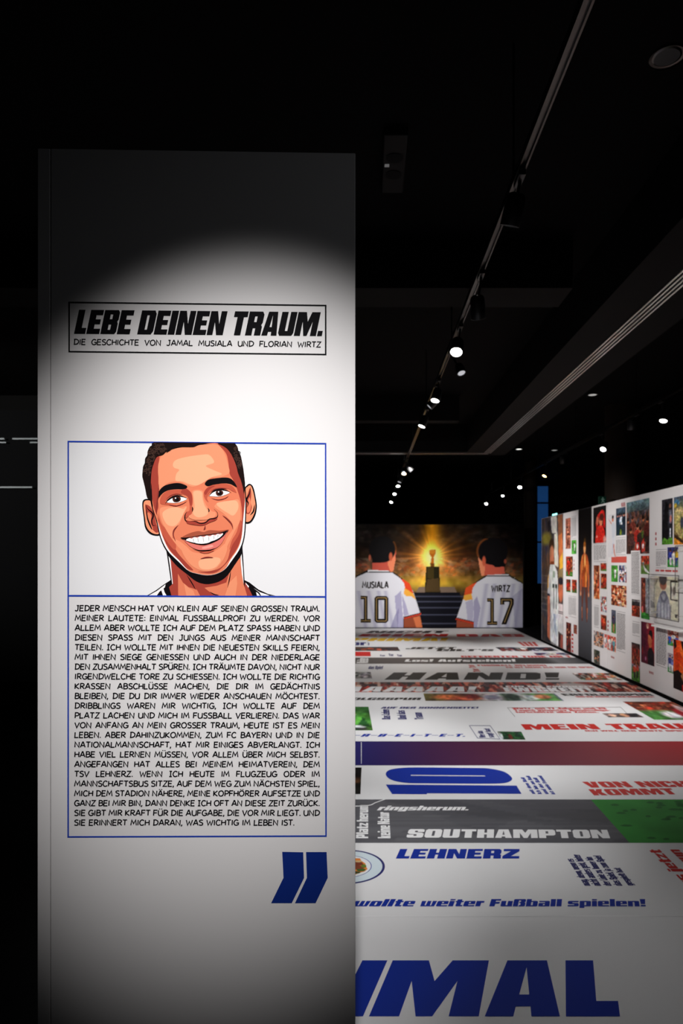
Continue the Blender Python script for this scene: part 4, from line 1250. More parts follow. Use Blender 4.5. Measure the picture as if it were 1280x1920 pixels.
def shirt_number(polys, label):
    """polys drawn in sketch units: dark numerals with a gold inline"""
    n = Vector((0, -1, 0))
    V, Fc = poly_mesh(polys, lambda x, y: zm(x, y) + n * .003)
    link('number_lettering', mesh('number_lettering', V, orient(V, Fc, n)), I_shirt, mu, label)


def shirt_inline(strokes, wd=5):
    n = Vector((0, -1, 0))
    polys = []
    for s_ in strokes:
        polys += ribbon(s_, wd)
    V, Fc = poly_mesh(polys, lambda x, y: zm(x, y) + n * .005)
    link('number_inline', mesh('number_inline', V, orient(V, Fc, n)), I_gold, mu, 'gold line inside the number')


one = lambda ox, oy: [([(ox + 0, oy + 0), (ox + 48, oy + 2), (ox + 48, oy + 164), (ox + 72, oy + 164), (ox + 72, oy + 190), (ox + 0, oy + 190), (ox + 0, oy + 164), (ox + 22, oy + 164), (ox + 22, oy + 26), (ox + 0, oy + 26)], [])]
shirt_number(one(60, 553) + [([(172, 555), (240, 555), (255, 570), (255, 730), (240, 745), (172, 745), (157, 730), (157, 570)], [rect(186, 584, 226, 716)])], 'black and gold shirt number 10')
shirt_inline([[(64, 566), (95, 566), (95, 730)], [(64, 730), (128, 730)], [(176, 568), (238, 568), (242, 574), (242, 726), (236, 732), (176, 732), (171, 726), (171, 574), (176, 568)]])
shirt_number(one(952, 570) + [([(1044, 568), (1130, 568), (1140, 578), (1140, 612), (1088, 756), (1052, 756), (1108, 612), (1108, 596), (1074, 596), (1074, 616), (1044, 616)], [])], 'black and gold shirt number 17')
shirt_inline([[(956, 583), (987, 583), (987, 748)], [(956, 748), (1020, 748)], [(1056, 612), (1056, 582), (1122, 582), (1124, 608), (1074, 742)]])

# ------------------------------------------------------------------ the white exhibition wall on the right
WT = 1.6 + .851
PANELS = [  # far, near, label
    (13.70, 12.19, 'farthest wall panel, covered by a picture of a white-shirted player seen from behind'),
    (12.18, 11.33, 'narrow white wall panel with small red photos beside the dark figure panel'),
    (11.32, 10.66, 'dark grey wall panel with one glowing orange standing figure'),
    (10.65, 9.965, 'white wall panel with the red shirted man photo at its top'),
    (9.955, 6.30, 'long white wall panel nearest the viewer with many photos and glass cases'),
]
panels = []
M_dark_panel = mat('dark_panel', (44, 43, 46), .5)
for i, (yf, yn, lb) in enumerate(PANELS):
    t = thing('exhibition_panel', lb, 'display wall', (WALL_X, yn, 0), 'exhibition wall panels')
    MB().box((WALL_X, yn, .03), (WALL_X + .12, yf, WT), .002).build('board', M_dark_panel if i == 2 else M_wallw, t)
    MB().box((WALL_X + .02, yn + .005, 0), (WALL_X + .1, yf - .005, .03)).build('plinth', M_black, t)
    panels.append(t)


def wz(zx, zy):
    """sketch units of the wall -> (Y, Z) on the wall"""
    p = WALL.at(1000 + zx / 4.571, 900 + zy / 4.571)
    return p.y, p.z


def panel_of(ym):
    for i, (yf, yn, lb) in enumerate(PANELS):
        if yn <= ym <= yf: return i
    return 4


def wrect(x0, y0, x1, y1):
    Yf, Zt = wz(x0, y0)
    Yn, Zb = wz(x1, y1)
    i = panel_of((Yf + Yn) / 2)
    lo, hi = PANELS[i][1] + .004, PANELS[i][0] - .004
    return min(Yf, hi), max(Yn, lo), max(Zb, .034), min(Zt, WT - .003), i


def photo(x0, y0, x1, y1, painter, label, lift=.002):
    Yf, Yn, Zb, Zt, i = wrect(x0, y0, x1, y1)
    nx = int(min(70, max(8, (x1 - x0) / 4.571 * 1.6)))
    ny = int(min(160, max(8, (y1 - y0) / 4.571 * 1.3)))
    im = Img(nx, ny)
    painter(im)
    if y0 in (240, 1210, 1362):
        grain(im, int(x0 * 3 + y0), .14, 3.0, 2.6)
    elif y0 in (333, 822):
        grain(im, int(x0 * 3 + y0), .1, 3.5, 3.0)
    elif y0 != 300 and y0 != 262:
        grain(im, int(x0 * 3 + y0), .3, 2.6, 2.2)
    Xp = WALL_X - lift
    return print_mesh('photo_print', im, (Xp, Yf, Zb), (Xp, Yn, Zb), (Xp, Yf, Zt), panels[i], label)


GREEN = (70, 130, 52)


def red_players(seed, green=.25, pal=REDS):
    def f(im):
        im.vgrad([(0, (70, 120, 50)), (1, (80, 40, 34))])
        im.crowd(pal, 40, seed, .9, (0, 1, green, 1), .8)
        r = random.Random(seed)
        for q in range(3):
            im.person(r.uniform(.2, .8), r.uniform(.8, .95), r.uniform(.65, .8), r.uniform(.35, .5), r.choice([(200, 50, 34), (176, 40, 32), (214, 90, 50)]), legs=(150, 40, 30))
    return f


def crowd_p(pal, seed, n=45):
    def f(im):
        im.crowd(pal, n, seed, 1, None, .7)
        r = random.Random(seed)
        for q in range(5):
            x, y = r.uniform(.1, .9), r.uniform(.2, .85)
            im.ell(x, y, .12, .06, (214, 140, 104), .5)
            im.ell(x, y + .05, .12, .035, (50, 30, 26), .5)
    return f


def pitch(seed):
    def f(im):
        im.fill((74, 150, 56)).crowd([(70, 146, 54), (84, 160, 62), (62, 132, 50)], 24, seed, .7)
        im.person(.6, .85, .6, .35, (225, 225, 225), legs=(220, 220, 220))
    return f


ORANGE = [(214, 100, 50), (190, 70, 36), (226, 140, 90), (150, 60, 34), (110, 46, 30), (236, 170, 120)]
# panel A: one big picture
def paint_far(im):
    im.vgrad([(0, (46, 46, 50)), (.3, (60, 58, 60)), (.5, (96, 78, 66)), (.62, (120, 86, 66)), (.75, (70, 66, 84)), (1, (60, 60, 66))])
    im.crowd([(90, 76, 66), (60, 58, 66), (120, 90, 70), (70, 68, 90)], 160, 51, .5, None, .9)
    for k_ in (.25, .3, .35, .4, .47, .53):
        im.mix(np.exp(-((im.Y - k_) / .006) ** 2) * (im.X < .5) * .5, (150, 140, 135))
    im.ell(.22, .83, .25, .05, (150, 140, 60), .8)
    im.poly([(.30, .96), (.42, .98), (.46, .90), (.32, .88)], (40, 38, 44))
    im.poly([(.45, 1.0), (.72, 1.0), (.74, .86), (.5, .87)], (226, 222, 214))
    im.poly([(.60, .86), (.76, .86), (.8, .6), (.62, .62)], (224, 220, 204))
    # second figure (yellow) at the right
    im.poly([(.78, 1.0), (.97, 1.0), (1, .6), (.82, .56), (.8, .8)], (150, 96, 66))
    im.poly([(.8, .84), (.96, .86), (1, .66), (.9, .64), (.82, .68)], (214, 120, 70))
    im.poly([(.84, .66), (1, .72), (1, .58), (.86, .58)], (232, 176, 60))
    im.poly([(.8, .58), (1, .6), (1, .52), (.82, .5)], (140, 120, 80))
    # portrait below
    im.ell(.9, .42, .1, .08, (206, 110, 76), .3).ell(.9, .5, .1, .03, (40, 36, 44), .3)
    im.poly([(.76, .33), (1, .33), (1, .26), (.76, .26)], (214, 200, 200))
    im.poly([(.76, .27), (1, .27), (1, .265), (.76, .265)], (30, 30, 40))
    im.poly([(.76, .255), (1, .25), (1, .1), (.76, .12)], (214, 210, 210))
    im.poly([(.76, .1), (1, .1), (1, 0), (.76, 0)], (70, 44, 44))
    im.poly([(.9, .1), (1, .1), (1, 0), (.88, 0)], (170, 90, 76))
    # the man in white, from behind
    im.ell(.5, .77, .12, .055, (60, 40, 28), .3)
    im.ell(.5, .71, .1, .06, (214, 136, 100), .3)
    im.poly([(.42, .7), (.58, .7), (.62, .63), (.4, .63)], (216, 130, 96))
    im.poly([(.44, .63), (.6, .63), (.74, .57), (.78, .5), (.8, .12), (.8, 0), (.42, .02), (.44, .3), (.36, .45), (.38, .56)], (226, 228, 226))
    im.poly([(.42, .62), (.62, .62), (.6, .645), (.44, .645)], (140, 70, 40))
    im.poly([(.38, .56), (.3, .45), (.3, .38), (.42, .37), (.44, .5)], (206, 204, 206))
    im.poly([(.3, .5), (.36, .55), (.34, .44), (.3, .42)], (226, 170, 70))
    im.poly([(.28, .37), (.42, .365), (.42, .385), (.28, .395)], (40, 42, 56))
    im.poly([(.3, .37), (.41, .37), (.4, .02), (.28, .05), (.3, .22)], (206, 120, 90))
    im.poly([(.55, .57), (.64, .57), (.64, .525), (.55, .525)], (150, 170, 150))
    for xa in (.53, .65):
        im.poly([(xa, .47), (xa + .1, .47), (xa + .1, .44), (xa, .44)], (40, 54, 46))
        im.poly([(xa + .05, .45), (xa + .08, .45), (xa + .07, .28), (xa + .04, .28)], (60, 72, 70))
    im.poly([(.56, .24), (.66, .24), (.74, .05), (.62, .12)], (170, 180, 206))
    im.crowd([(226, 228, 230), (196, 204, 222), (176, 186, 206)], 60, 52, .45, (.46, .78, .0, .24), .6)


photo(71, 333, 258, 1466, paint_far, 'player in a white shirt seen from behind in a stadium')
# panel B
photo(275, 332, 318, 588, crowd_p([(150, 84, 66), (190, 120, 96), (110, 60, 50)], 61), 'photo of people in brown light')
photo(327, 517, 367, 634, pitch(62), 'green pitch photo')
photo(278, 656, 336, 828, red_players(63), 'photo of red players on grass')
photo(280, 850, 318, 962, red_players(64, .1), 'photo of red players')
photo(329, 853, 370, 970, red_players(65, .3), 'photo of red players on grass')
photo(280, 1216, 322, 1478, crowd_p([(110, 40, 34), (80, 40, 36), (140, 56, 44), (60, 34, 32)], 66), 'dark red crowd photo')
photo(344, 1237, 372, 1322, crowd_p([(130, 44, 40), (90, 50, 46), (170, 90, 70)], 67), 'small dark red photo')


# panel C: the glowing figure
def paint_fire(im):
    im.vgrad([(0, (58, 58, 62)), (.2, (84, 84, 90)), (.36, (96, 94, 102)), (.5, (70, 68, 72)), (.66, (34, 31, 33)), (.8, (16, 14, 16)), (1, (14, 13, 15))])
    im.mix(np.exp(-((im.X - .5) / .3) ** 2 - ((im.Y - .6) / .09) ** 2) * .3, (150, 60, 26))
    for sx in (-1, 1):
        c_ = .5 + sx * .12
        im.poly([(c_ - .09, .5), (c_ + .09, .5), (c_ + sx * .06 + .05, .36), (c_ + sx * .06 + .035, .25), (c_ + sx * .06 - .045, .25), (c_ + sx * .04 - .08, .36)], (104, 58, 48))
        im.poly([(c_ + sx * .1 - .02, .34), (c_ + sx * .1 + .025, .34), (c_ + sx * .07, .25)], (206, 124, 84))
        im.poly([(.5 + sx * .22, .675), (.5 + sx * .32, .64), (.5 + sx * .36, .53), (.5 + sx * .34, .44), (.5 + sx * .28, .44), (.5 + sx * .25, .53)], (204, 104, 56))
        im.ell(.5 + sx * .31, .43, .05, .016, (226, 150, 110), .4)
    im.poly([(.27, .675), (.4, .7), (.6, .7), (.73, .675), (.74, .6), (.68, .48), (.32, .48), (.26, .6)], (216, 96, 42))
    im.crowd([(230, 120, 56), (190, 78, 34), (244, 166, 86), (140, 60, 30)], 60, 71, .8, (.28, .72, .48, .69), .6)
    im.poly([(.44, .72), (.56, .72), (.58, .69), (.42, .69)], (196, 96, 60))
    im.ell(.5, .737, .085, .032, (246, 176, 112), .25)
    im.ell(.5, .764, .095, .016, (150, 84, 30), .5)
    im.add(np.exp(-((im.X - .52) / .07) ** 2 - ((im.Y - .79) / .018) ** 2), (70, 44, 4))
    im.ell(.52, .655, .06, .04, (252, 190, 110), .7)


photo(385, 262, 500, 1566, paint_fire, 'glowing orange figure on a dark ground', .003)


# panel D
def paint_redman(im):
    im.fill((30, 26, 26))
    im.poly([(.16, 0), (.2, .3), (.28, .42), (.5, .5), (.74, .46), (.9, .3), (.92, 0)], (214, 44, 36))
    im.poly([(.26, .4), (.2, .56), (.34, .78), (.7, .9), (.86, .84), (.94, .6), (.92, .38), (.78, .46), (.8, .68), (.66, .78), (.44, .66), (.4, .5)], (206, 40, 34))
    im.ell(.6, .6, .14, .14, (222, 130, 96), .3)
    im.ell(.66, .7, .17, .1, (90, 36, 30), .3)
    im.ell(.32, .62, .1, .12, (206, 110, 84), .4)
    im.ell(.28, .18, .05, .04, (230, 160, 150), .5)
    im.ell(.9, .08, .12, .1, (226, 160, 150), .6)


photo(513, 240, 622, 534, paint_redman, 'man in a red shirt with arms raised on black')
photo(516, 731, 567, 1024, crowd_p(ORANGE, 81), 'orange crowd photo')
photo(575, 713, 625, 781, red_players(82, .3), 'photo of red players on grass')
photo(576, 801, 626, 936, red_players(83, .05), 'photo of red players')
photo(577, 995, 626, 1136, crowd_p([(190, 190, 196), (220, 216, 216), (170, 60, 56), (120, 130, 140)], 84), 'pale photo with red edge')
photo(577, 1152, 626, 1292, red_players(85, .0), 'dark red players photo')
photo(517, 1287, 600, 1443, crowd_p([(150, 130, 116), (190, 180, 172), (90, 90, 100), (196, 140, 110)], 86), 'photo of people in grey')
photo(517, 1447, 568, 1588, crowd_p([(84, 84, 76), (60, 66, 56), (120, 110, 96)], 87), 'dark green photo')


# panel E
def paint_reach(im):
    im.fill((214, 210, 212))
    im.poly([(.05, .86), (.5, .78), (.7, .82), (.95, .74), (.9, .52), (.82, .45), (.5, .45), (.52, .7), (.1, .92)], (196, 198, 206))
    im.poly([(.02, .92), (.1, .9), (.45, .8), (.42, .76)], (206, 120, 90))
    im.ell(.62, .87, .12, .05, (206, 120, 90), .3).ell(.62, .93, .12, .04, (40, 30, 28), .3)
    im.poly([(.5, .46), (.86, .46), (.8, .3), (.66, .3)], (206, 206, 212))
    im.poly([(.66, .3), (.8, .3), (.84, .12), (.98, .02), (.9, .0), (.74, .1)], (196, 110, 84))
    im.poly([(.62, .34), (.7, .32), (.62, .16), (.54, .05), (.5, .08)], (176, 186, 206))


photo(640, 300, 706, 660, paint_reach, 'player in white reaching up', .003)


def paint_dusk(im):
    im.vgrad([(0, (40, 60, 66)), (.5, (34, 52, 68)), (1, (70, 84, 100))])
    for x, c in ((.15, (30, 44, 60)), (.35, (40, 60, 80)), (.55, (200, 205, 215)), (.8, (36, 48, 60)), (.95, (24, 36, 46))):
        im.person(x, .8, .75, .34, c, legs=(30, 40, 50))
    im.ell(.5, .1, .1, .12, (110, 130, 40), .5)


photo(708, 246, 789, 470, paint_dusk, 'dark teal photo of people talking')


def paint_team(im):
    im.vgrad([(0, (60, 40, 36)), (.5, (96, 56, 44)), (.72, (70, 60, 62)), (.86, (84, 100, 104)), (1, (110, 140, 146))])
    im.crowd([(110, 70, 56), (80, 54, 48), (140, 84, 60), (60, 48, 48), (90, 90, 96)], 150, 91, .7, (0, 1, 0, .8), .6)
    for x, t, c in ((.08, .7, (80, 44, 38)), (.28, .72, (110, 50, 40)), (.5, .56, (170, 50, 40)), (.74, .7, (90, 60, 48)), (.92, .66, (90, 40, 36)), (.62, .5, (60, 44, 40)), (.2, .5, (70, 44, 40))):
        im.person(x, t, .62, .3, c, skin=(190, 110, 76), legs=(50, 34, 32))
    im.poly([(.42, .2), (.58, .22), (.6, .02), (.4, .02)], (190, 40, 36))
    im.poly([(.66, .2), (.78, .3), (.82, .05), (.68, .02)], (196, 60, 50))
    im.ell(.5, .14, .04, .05, (226, 220, 216), .4).ell(.74, .14, .04, .05, (226, 220, 216), .4)
    im.poly([(.66, .4), (.76, .42), (.74, .28), (.68, .3)], (90, 110, 50))


photo(797, 196, 993, 630, paint_team, 'large painted picture of a group of people')
photo(667, 731, 722, 875, pitch(92), 'green pitch photo')
photo(733, 731, 797, 880, crowd_p([(196, 190, 196), (110, 130, 180), (170, 70, 60), (226, 220, 220), (60, 70, 110)], 93), 'photo of players in white and blue')
photo(666, 897, 797, 1093, crowd_p(ORANGE + [(236, 190, 170)], 94, 90), 'orange crowd photo')
photo(668, 1111, 706, 1318, lambda im: (im.vgrad([(0, (60, 130, 50)), (.45, (60, 120, 50)), (.5, (60, 64, 80)), (1, (90, 96, 110))]), im.person(.5, .8, .75, .6, (60, 50, 70), legs=(200, 130, 100))), 'photo of a player on grass')
photo(608, 1318, 706, 1476, lambda im: (im.crowd([(206, 90, 70), (226, 130, 110), (220, 214, 210), (120, 90, 90)], 50, 95), im.person(.3, .85, .8, .4, (226, 226, 226)), im.person(.75, .8, .8, .35, (90, 160, 170))), 'photo of people with red background') if False else None


def paint_hug(im):
    im.crowd([(206, 90, 70), (190, 70, 56), (220, 150, 130)], 50, 95)
    im.person(.3, .88, .85, .45, (226, 222, 220), legs=(210, 200, 200))
    im.person(.75, .85, .85, .35, (90, 150, 160), legs=(80, 130, 140))


photo(608, 1318, 630, 1440, paint_hug, 'photo of people on a red ground')
photo(633, 1326, 706, 1478, paint_hug, 'photo of people on a red ground')


def paint_shot(im):
    im.vgrad([(0, (90, 130, 60)), (.45, (96, 116, 60)), (.6, (170, 70, 50)), (1, (160, 64, 46))])
    im.crowd(REDS, 30, 96, .7, (0, 1, .55, 1))
    im.poly([(.2, .6), (.5, .35), (.98, .1), (.98, .02), (.5, .16)], (226, 226, 226))
    im.ell(.3, .6, .12, .06, (110, 150, 150), .5)


photo(920, 650, 993, 808, paint_shot, 'photo of a player lying on the grass')
photo(842, 1020, 912, 1178, lambda im: (im.vgrad([(0, (110, 50, 34)), (.6, (150, 60, 40)), (.66, (40, 36, 38)), (.86, (50, 46, 48)), (.9, (150, 146, 150)), (1, (60, 50, 50))]), im.crowd(REDS, 50, 97, .7, (0, 1, 0, .6), .6)), 'photo of a red stand under a roof')


def paint_runner(im):
    im.hgrad([(0, (110, 56, 46)), (.5, (120, 60, 50)), (.55, (140, 140, 146)), (1, (170, 170, 176))])
    im.poly([(0, 0), (1, 0), (1, .14), (0, .17)], (60, 140, 56))
    im.crowd([(120, 60, 50), (150, 70, 56), (80, 46, 44)], 40, 98, .7, (0, .5, .2, 1), .5)
    im.poly([(.3, .85), (.45, .9), (.48, .7), (.36, .68)], (214, 50, 36))
    im.person(.34, .96, .8, .4, (150, 80, 60), legs=(110, 44, 40))
    im.poly([(.12, .3), (.26, .32), (.26, .14), (.14, .14)], (220, 100, 96))


photo(921, 836, 996, 1200, paint_runner, 'photo of a red player beside grey')
photo(840, 1388, 913, 1748, lambda im: (im.vgrad([(0, (70, 120, 50)), (.3, (84, 120, 60)), (.4, (140, 130, 150)), (.46, (110, 60, 54)), (.9, (90, 50, 46)), (1, (40, 36, 38))]), im.crowd(REDS, 60, 99, .75, (0, 1, .44, .86), .6), im.person(.35, .45, .4, .4, (190, 70, 50)), im.person(.7, .5, .4, .35, (170, 60, 50))), 'tall photo of red crowd and grass')


def paint_profile(im):
    im.hgrad([(0, (74, 26, 44)), (.4, (110, 30, 50)), (.7, (150, 34, 44)), (.85, (180, 40, 46)), (1, (196, 50, 54))])
    im.crowd([(70, 26, 42), (96, 30, 50), (50, 22, 34)], 30, 101, .4, (0, .5, 0, 1), .6)
    im.poly([(.5, 0), (.5, .3), (.62, .42), (.8, .42), (1, .3), (1, 0)], (34, 28, 32))
    im.poly([(.56, .72), (.74, .78), (.84, .66), (.8, .44), (.66, .4), (.58, .48), (.53, .56)], (196, 106, 70))
    im.poly([(.58, .72), (.62, .82), (.8, .84), (.88, .74), (.84, .6), (.76, .68)], (30, 22, 22))
    im.ell(.5, .93, .1, .06, (206, 150, 130), .6).ell(.5, .88, .06, .03, (226, 190, 170), .5)
    im.ell(.12, .3, .03, .1, (170, 30, 30), .6).ell(.35, .12, .05, .05, (190, 110, 150), .6)


photo(922, 1210, 1036, 1600, paint_profile, 'profile portrait on dark red')


def paint_darkmen(im):
    im.vgrad([(0, (70, 120, 50)), (.12, (60, 100, 46)), (.18, (34, 34, 40)), (1, (40, 38, 44))])
    im.poly([(.05, .12), (.3, .95), (.55, .95), (.62, .1)], (20, 19, 22))
    im.poly([(.68, .75), (.9, .75), (.92, .45), (.7, .45)], (110, 110, 124))
    im.ell(.78, .84, .1, .05, (120, 80, 66), .4).ell(.82, .55, .08, .08, (190, 110, 90), .5)
    im.poly([(.72, .35), (.84, .35), (.82, .15), (.72, .15)], (206, 206, 212))
    im.poly([(0, 0), (1, 0), (.9, .14), (.5, .1), (.2, .16)], (84, 140, 46))


photo(1100, 172, 1193, 550, paint_darkmen, 'photo of people in black over green')


def paint_statue(im):
    im.vgrad([(0, (150, 110, 60)), (.3, (110, 96, 60)), (.7, (120, 116, 76)), (1, (70, 84, 100))])
    im.poly([(0, .66), (.35, .76), (.75, .66), (.75, .2), (.4, .12), (.1, .3)], (176, 160, 100))
    im.ell(.35, .7, .25, .08, (206, 190, 130), .4).ell(.5, .45, .1, .12, (50, 56, 70), .5)
    im.ell(.15, .88, .2, .06, (60, 110, 140), .5).ell(.1, .82, .1, .05, (206, 170, 60), .5)
    im.poly([(0, .18), (.6, 0), (0, 0)], (206, 130, 44))
    im.poly([(0, .24), (.8, .02), (.62, 0), (0, .16)], (60, 44, 30))


photo(1203, 150, 1345, 548, paint_statue, 'photo of a pale yellow carved object')
photo(1148, 577, 1240, 748, lambda im: (im.vgrad([(0, (50, 150, 50)), (.35, (56, 140, 60)), (.4, (40, 44, 80)), (1, (60, 60, 110))]), im.person(.3, .9, .8, .4, (50, 60, 150), legs=(220, 220, 220)), im.person(.6, .85, .8, .35, (225, 225, 225), legs=(225, 225, 225)), im.person(.85, .9, .8, .35, (230, 190, 50), legs=(50, 60, 150))), 'photo of players in blue, white and yellow')
photo(1150, 1262, 1243, 1438, lambda im: (im.vgrad([(0, (60, 140, 60)), (.22, (60, 130, 60)), (.3, (190, 90, 80)), (1, (206, 120, 100))]), im.crowd([(196, 90, 76), (220, 140, 120), (170, 80, 80), (226, 190, 180)], 50, 104, .8, (0, 1, .4, 1)), im.person(.55, .72, .55, .4, (226, 228, 232), legs=(220, 220, 226)), im.person(.2, .6, .5, .35, (50, 90, 190), legs=(50, 90, 190)), im.person(.85, .6, .5, .35, (60, 100, 196), legs=(226, 226, 226))), 'photo of players in white and blue')
photo(1150, 1478, 1203, 1662, lambda im: (im.vgrad([(0, (60, 140, 60)), (.2, (60, 130, 60)), (.3, (150, 150, 170)), (1, (170, 160, 170))]), im.person(.4, .92, .85, .6, (60, 64, 130), legs=(226, 226, 230)), im.person(.75, .85, .8, .5, (110, 120, 180), legs=(226, 226, 230))), 'photo of players in navy')


def paint_orange(im):
    im.fill((226, 74, 30))
    im.crowd([(230, 80, 30), (214, 60, 26), (236, 110, 44)], 30, 105, .7, None, .5)
    for pts in ([(.3, 1), (.75, 1), (.7, .8), (.5, .72), (.36, .85)], [(.7, 1), (1, 1), (1, .5), (.86, .62), (.74, .8)], [(.0, .34), (.2, .4), (.5, .3), (.6, .1), (.5, 0), (0, 0)], [(.6, .34), (.8, .5), (1, .42), (1, 0), (.8, .0)], [(0, 1), (.1, 1), (.14, .86), (.04, .8)]):
        im.poly(pts, (30, 22, 22))
    im.poly([(.3, .3), (.5, .46), (.8, .2), (.7, .12), (.4, .2)], (206, 140, 90), .8)
    im.poly([(.36, .12), (.5, .2), (.44, 0), (.36, 0)], (206, 30, 34))


photo(1200, 1362, 1420, 1872, paint_orange, 'bright orange and black picture', .0035)


def paint_hood(im):
    im.hgrad([(0, (196, 190, 184)), (.18, (206, 200, 190)), (.2, (214, 202, 172)), (.62, (222, 212, 184)), (.66, (232, 226, 196)), (1, (226, 220, 196))])
    im.poly([(.02, .4), (.16, .34), (.2, .22), (.02, .2)], (110, 106, 110), .7)
    im.poly([(.02, .95), (.3, .93), (.3, .86), (.02, .86)], (150, 140, 130), .5)
    im.poly([(.22, 0), (.26, .3), (.34, .5), (.44, .64), (.58, .64), (.68, .5), (.74, .3), (.76, 0)], (150, 150, 164))
    im.poly([(.36, .56), (.46, .66), (.58, .66), (.66, .5), (.54, .36), (.42, .4)], (112, 112, 128))
    im.poly([(.42, .54), (.5, .6), (.58, .56), (.54, .44), (.48, .44)], (160, 160, 172))
    for x in (.34, .46, .58, .68):
        im.mix(np.exp(-((im.X - x) / .02) ** 2) * (im.Y < .36), (206, 206, 214))
    im.ell(.49, .8, .12, .12, (160, 90, 64), .3)
    im.ell(.48, .94, .14, .14, (44, 30, 28), .3)
    for pts in ([(.74, .92), (1, .92), (1, .88), (.78, .88), (.78, .48), (1, .48), (1, .44), (.74, .46)],):
        im.poly(pts, (60, 54, 50))
    im.poly([(.78, .88), (.98, .88), (.98, .5), (.78, .5)], (236, 232, 214))
    im.ell(.87, .68, .05, .1, (110, 100, 90), .5).ell(.78, .7, .02, .08, (80, 70, 66), .5)
    im.poly([(.9, .14), (1, .14), (1, .06), (.9, .06)], (80, 80, 76))
    im.poly([(.76, 0), (.78, .3), (.76, .4), (.74, .3)], (96, 90, 86), .6)


photo(1000, 822, 1240, 1208, paint_hood, 'picture of a person in a grey hooded top seen from behind', .003)


def text_block(x0, y0, x1, y1, n, ruled=True, m=None, seed=0, name='text_block'):
    """narrow column of fine print: one row of dashes per line of words"""
    Yf, Yn, Zb, Zt, i = wrect(x0, y0, x1, y1)
    r = random.Random(int(x0 * 7 + y0))
    polys = []
    for k_ in range(n):
        z1 = Zt - (Zt - Zb) * (k_ + .18) / n
        z0 = Zt - (Zt - Zb) * (k_ + .72) / n
        u = 0
        end = 1 if k_ < n - 1 else r.uniform(.3, .9)
        while u < end - .02:
            w_ = min(r.uniform(.1, .26), end - u)
            polys.append((rect(u, z0, u + w_, z1), []))
            u += w_ + .035
    V, Fc = poly_mesh(polys, lambda u, z: Vector((WALL_X - .002, Yf + (Yn - Yf) * u, z)))
    link(name, mesh(name, V, orient(V, Fc, Vector((-1, 0, 0)))), m or I_grey, panels[i], 'column of fine grey print')
    if ruled:
        e = .03 * (Zt - Zb)
        for z in (Zt + .02, Zb - .02):
            MB().box((WALL_X - .0015, Yf, z - .003), (WALL_X + .001, Yn, z + .003)).build('ruled_line', I_grey, panels[i])


for q in ((324, 326, 366, 490, 16), (300, 1002, 364, 1172, 15), (516, 560, 621, 688, 12), (519, 1082, 560, 1256, 16), (707, 510, 788, 628, 12), (848, 1222, 908, 1330, 9), (1050, 612, 1138, 740, 10)):
    text_block(*q)
text_block(1052, 1262, 1138, 1598, 24, True, mat('dark_grey_text_ink', (112, 108, 108), .55))
text_block(714, 1136, 786, 1470, 26, True, mat('dark_grey_text_ink', (112, 108, 108), .55))
# white caption sheet lying over the group picture and the photos beneath it
Yf, Yn, Zb, Zt, i_ = wrect(838, 606, 914, 985)
MB().box((WALL_X - .006, Yn, Zb), (WALL_X + .001, Yf, Zt)).build('caption_sheet', M_wallw, panels[i_], 'white caption sheet over the group picture')
def lines_over():
    r = random.Random(77)
    polys = []
    Yf, Yn, Zb, Zt, i = wrect(843, 618, 909, 978)
    n = 28
    for k_ in range(n):
        z1 = Zt - (Zt - Zb) * (k_ + .2) / n; z0 = Zt - (Zt - Zb) * (k_ + .7) / n
        u = 0
        while u < .98:
            w_ = min(r.uniform(.12, .28), 1 - u)
            polys.append((rect(u, z0, u + w_, z1), []))
            u += w_ + .04
    V, Fc = poly_mesh(polys, lambda u, z: Vector((WALL_X - .0075, Yf + (Yn - Yf) * u, z)))
    link('text_block', mesh('text_block', V, orient(V, Fc, Vector((-1, 0, 0)))), mat('dark_grey_text_ink', (112, 108, 108), .55), panels[i], 'column of fine grey print')
lines_over()


def wall_ticks(x0, y0, x1, y1, n, vertical, m=I_pale_red):
    Yf, Yn, Zb, Zt, i = wrect(x0, y0, x1, y1)
    polys = []
    for k_ in range(n):
        if vertical:
            a_, b_ = k_ / n, (k_ + .55) / n
            polys.append(([(0, a_), (1, a_), (.9, b_), (.1, b_)], []))
        else:
            a_, b_ = k_ / n, (k_ + .62) / n
            polys.append(([(a_ + .08, 0), (b_ + .08, 0), (b_, 1), (a_, 1)], []))
    for po in polys:
        V, Fc = poly_mesh([po], lambda u, v: Vector((WALL_X - .002, Yf + (Yn - Yf) * u, Zb + (Zt - Zb) * v)))
        link('red_tick', mesh('red_tick', V, orient(V, Fc, Vector((-1, 0, 0)))), m, panels[i])


I_tick = mat('dull_red_ink', (168, 74, 76), .5)
wall_ticks(752, 196, 788, 224, 3, False, I_tick)
wall_ticks(1043, 428, 1055, 560, 3, True, I_tick)
wall_ticks(664, 1506, 694, 1534, 3, False, I_tick)
wall_ticks(990, 1634, 1030, 1670, 3, False, I_tick)
wall_ticks(633, 1186, 644, 1296, 3, True, I_tick)
wall_ticks(344, 666, 350, 770, 3, True, I_tick)
wall_ticks(274, 1168, 296, 1188, 4, False, I_tick)
wall_ticks(327, 1300, 341, 1478, 5, True, I_red)
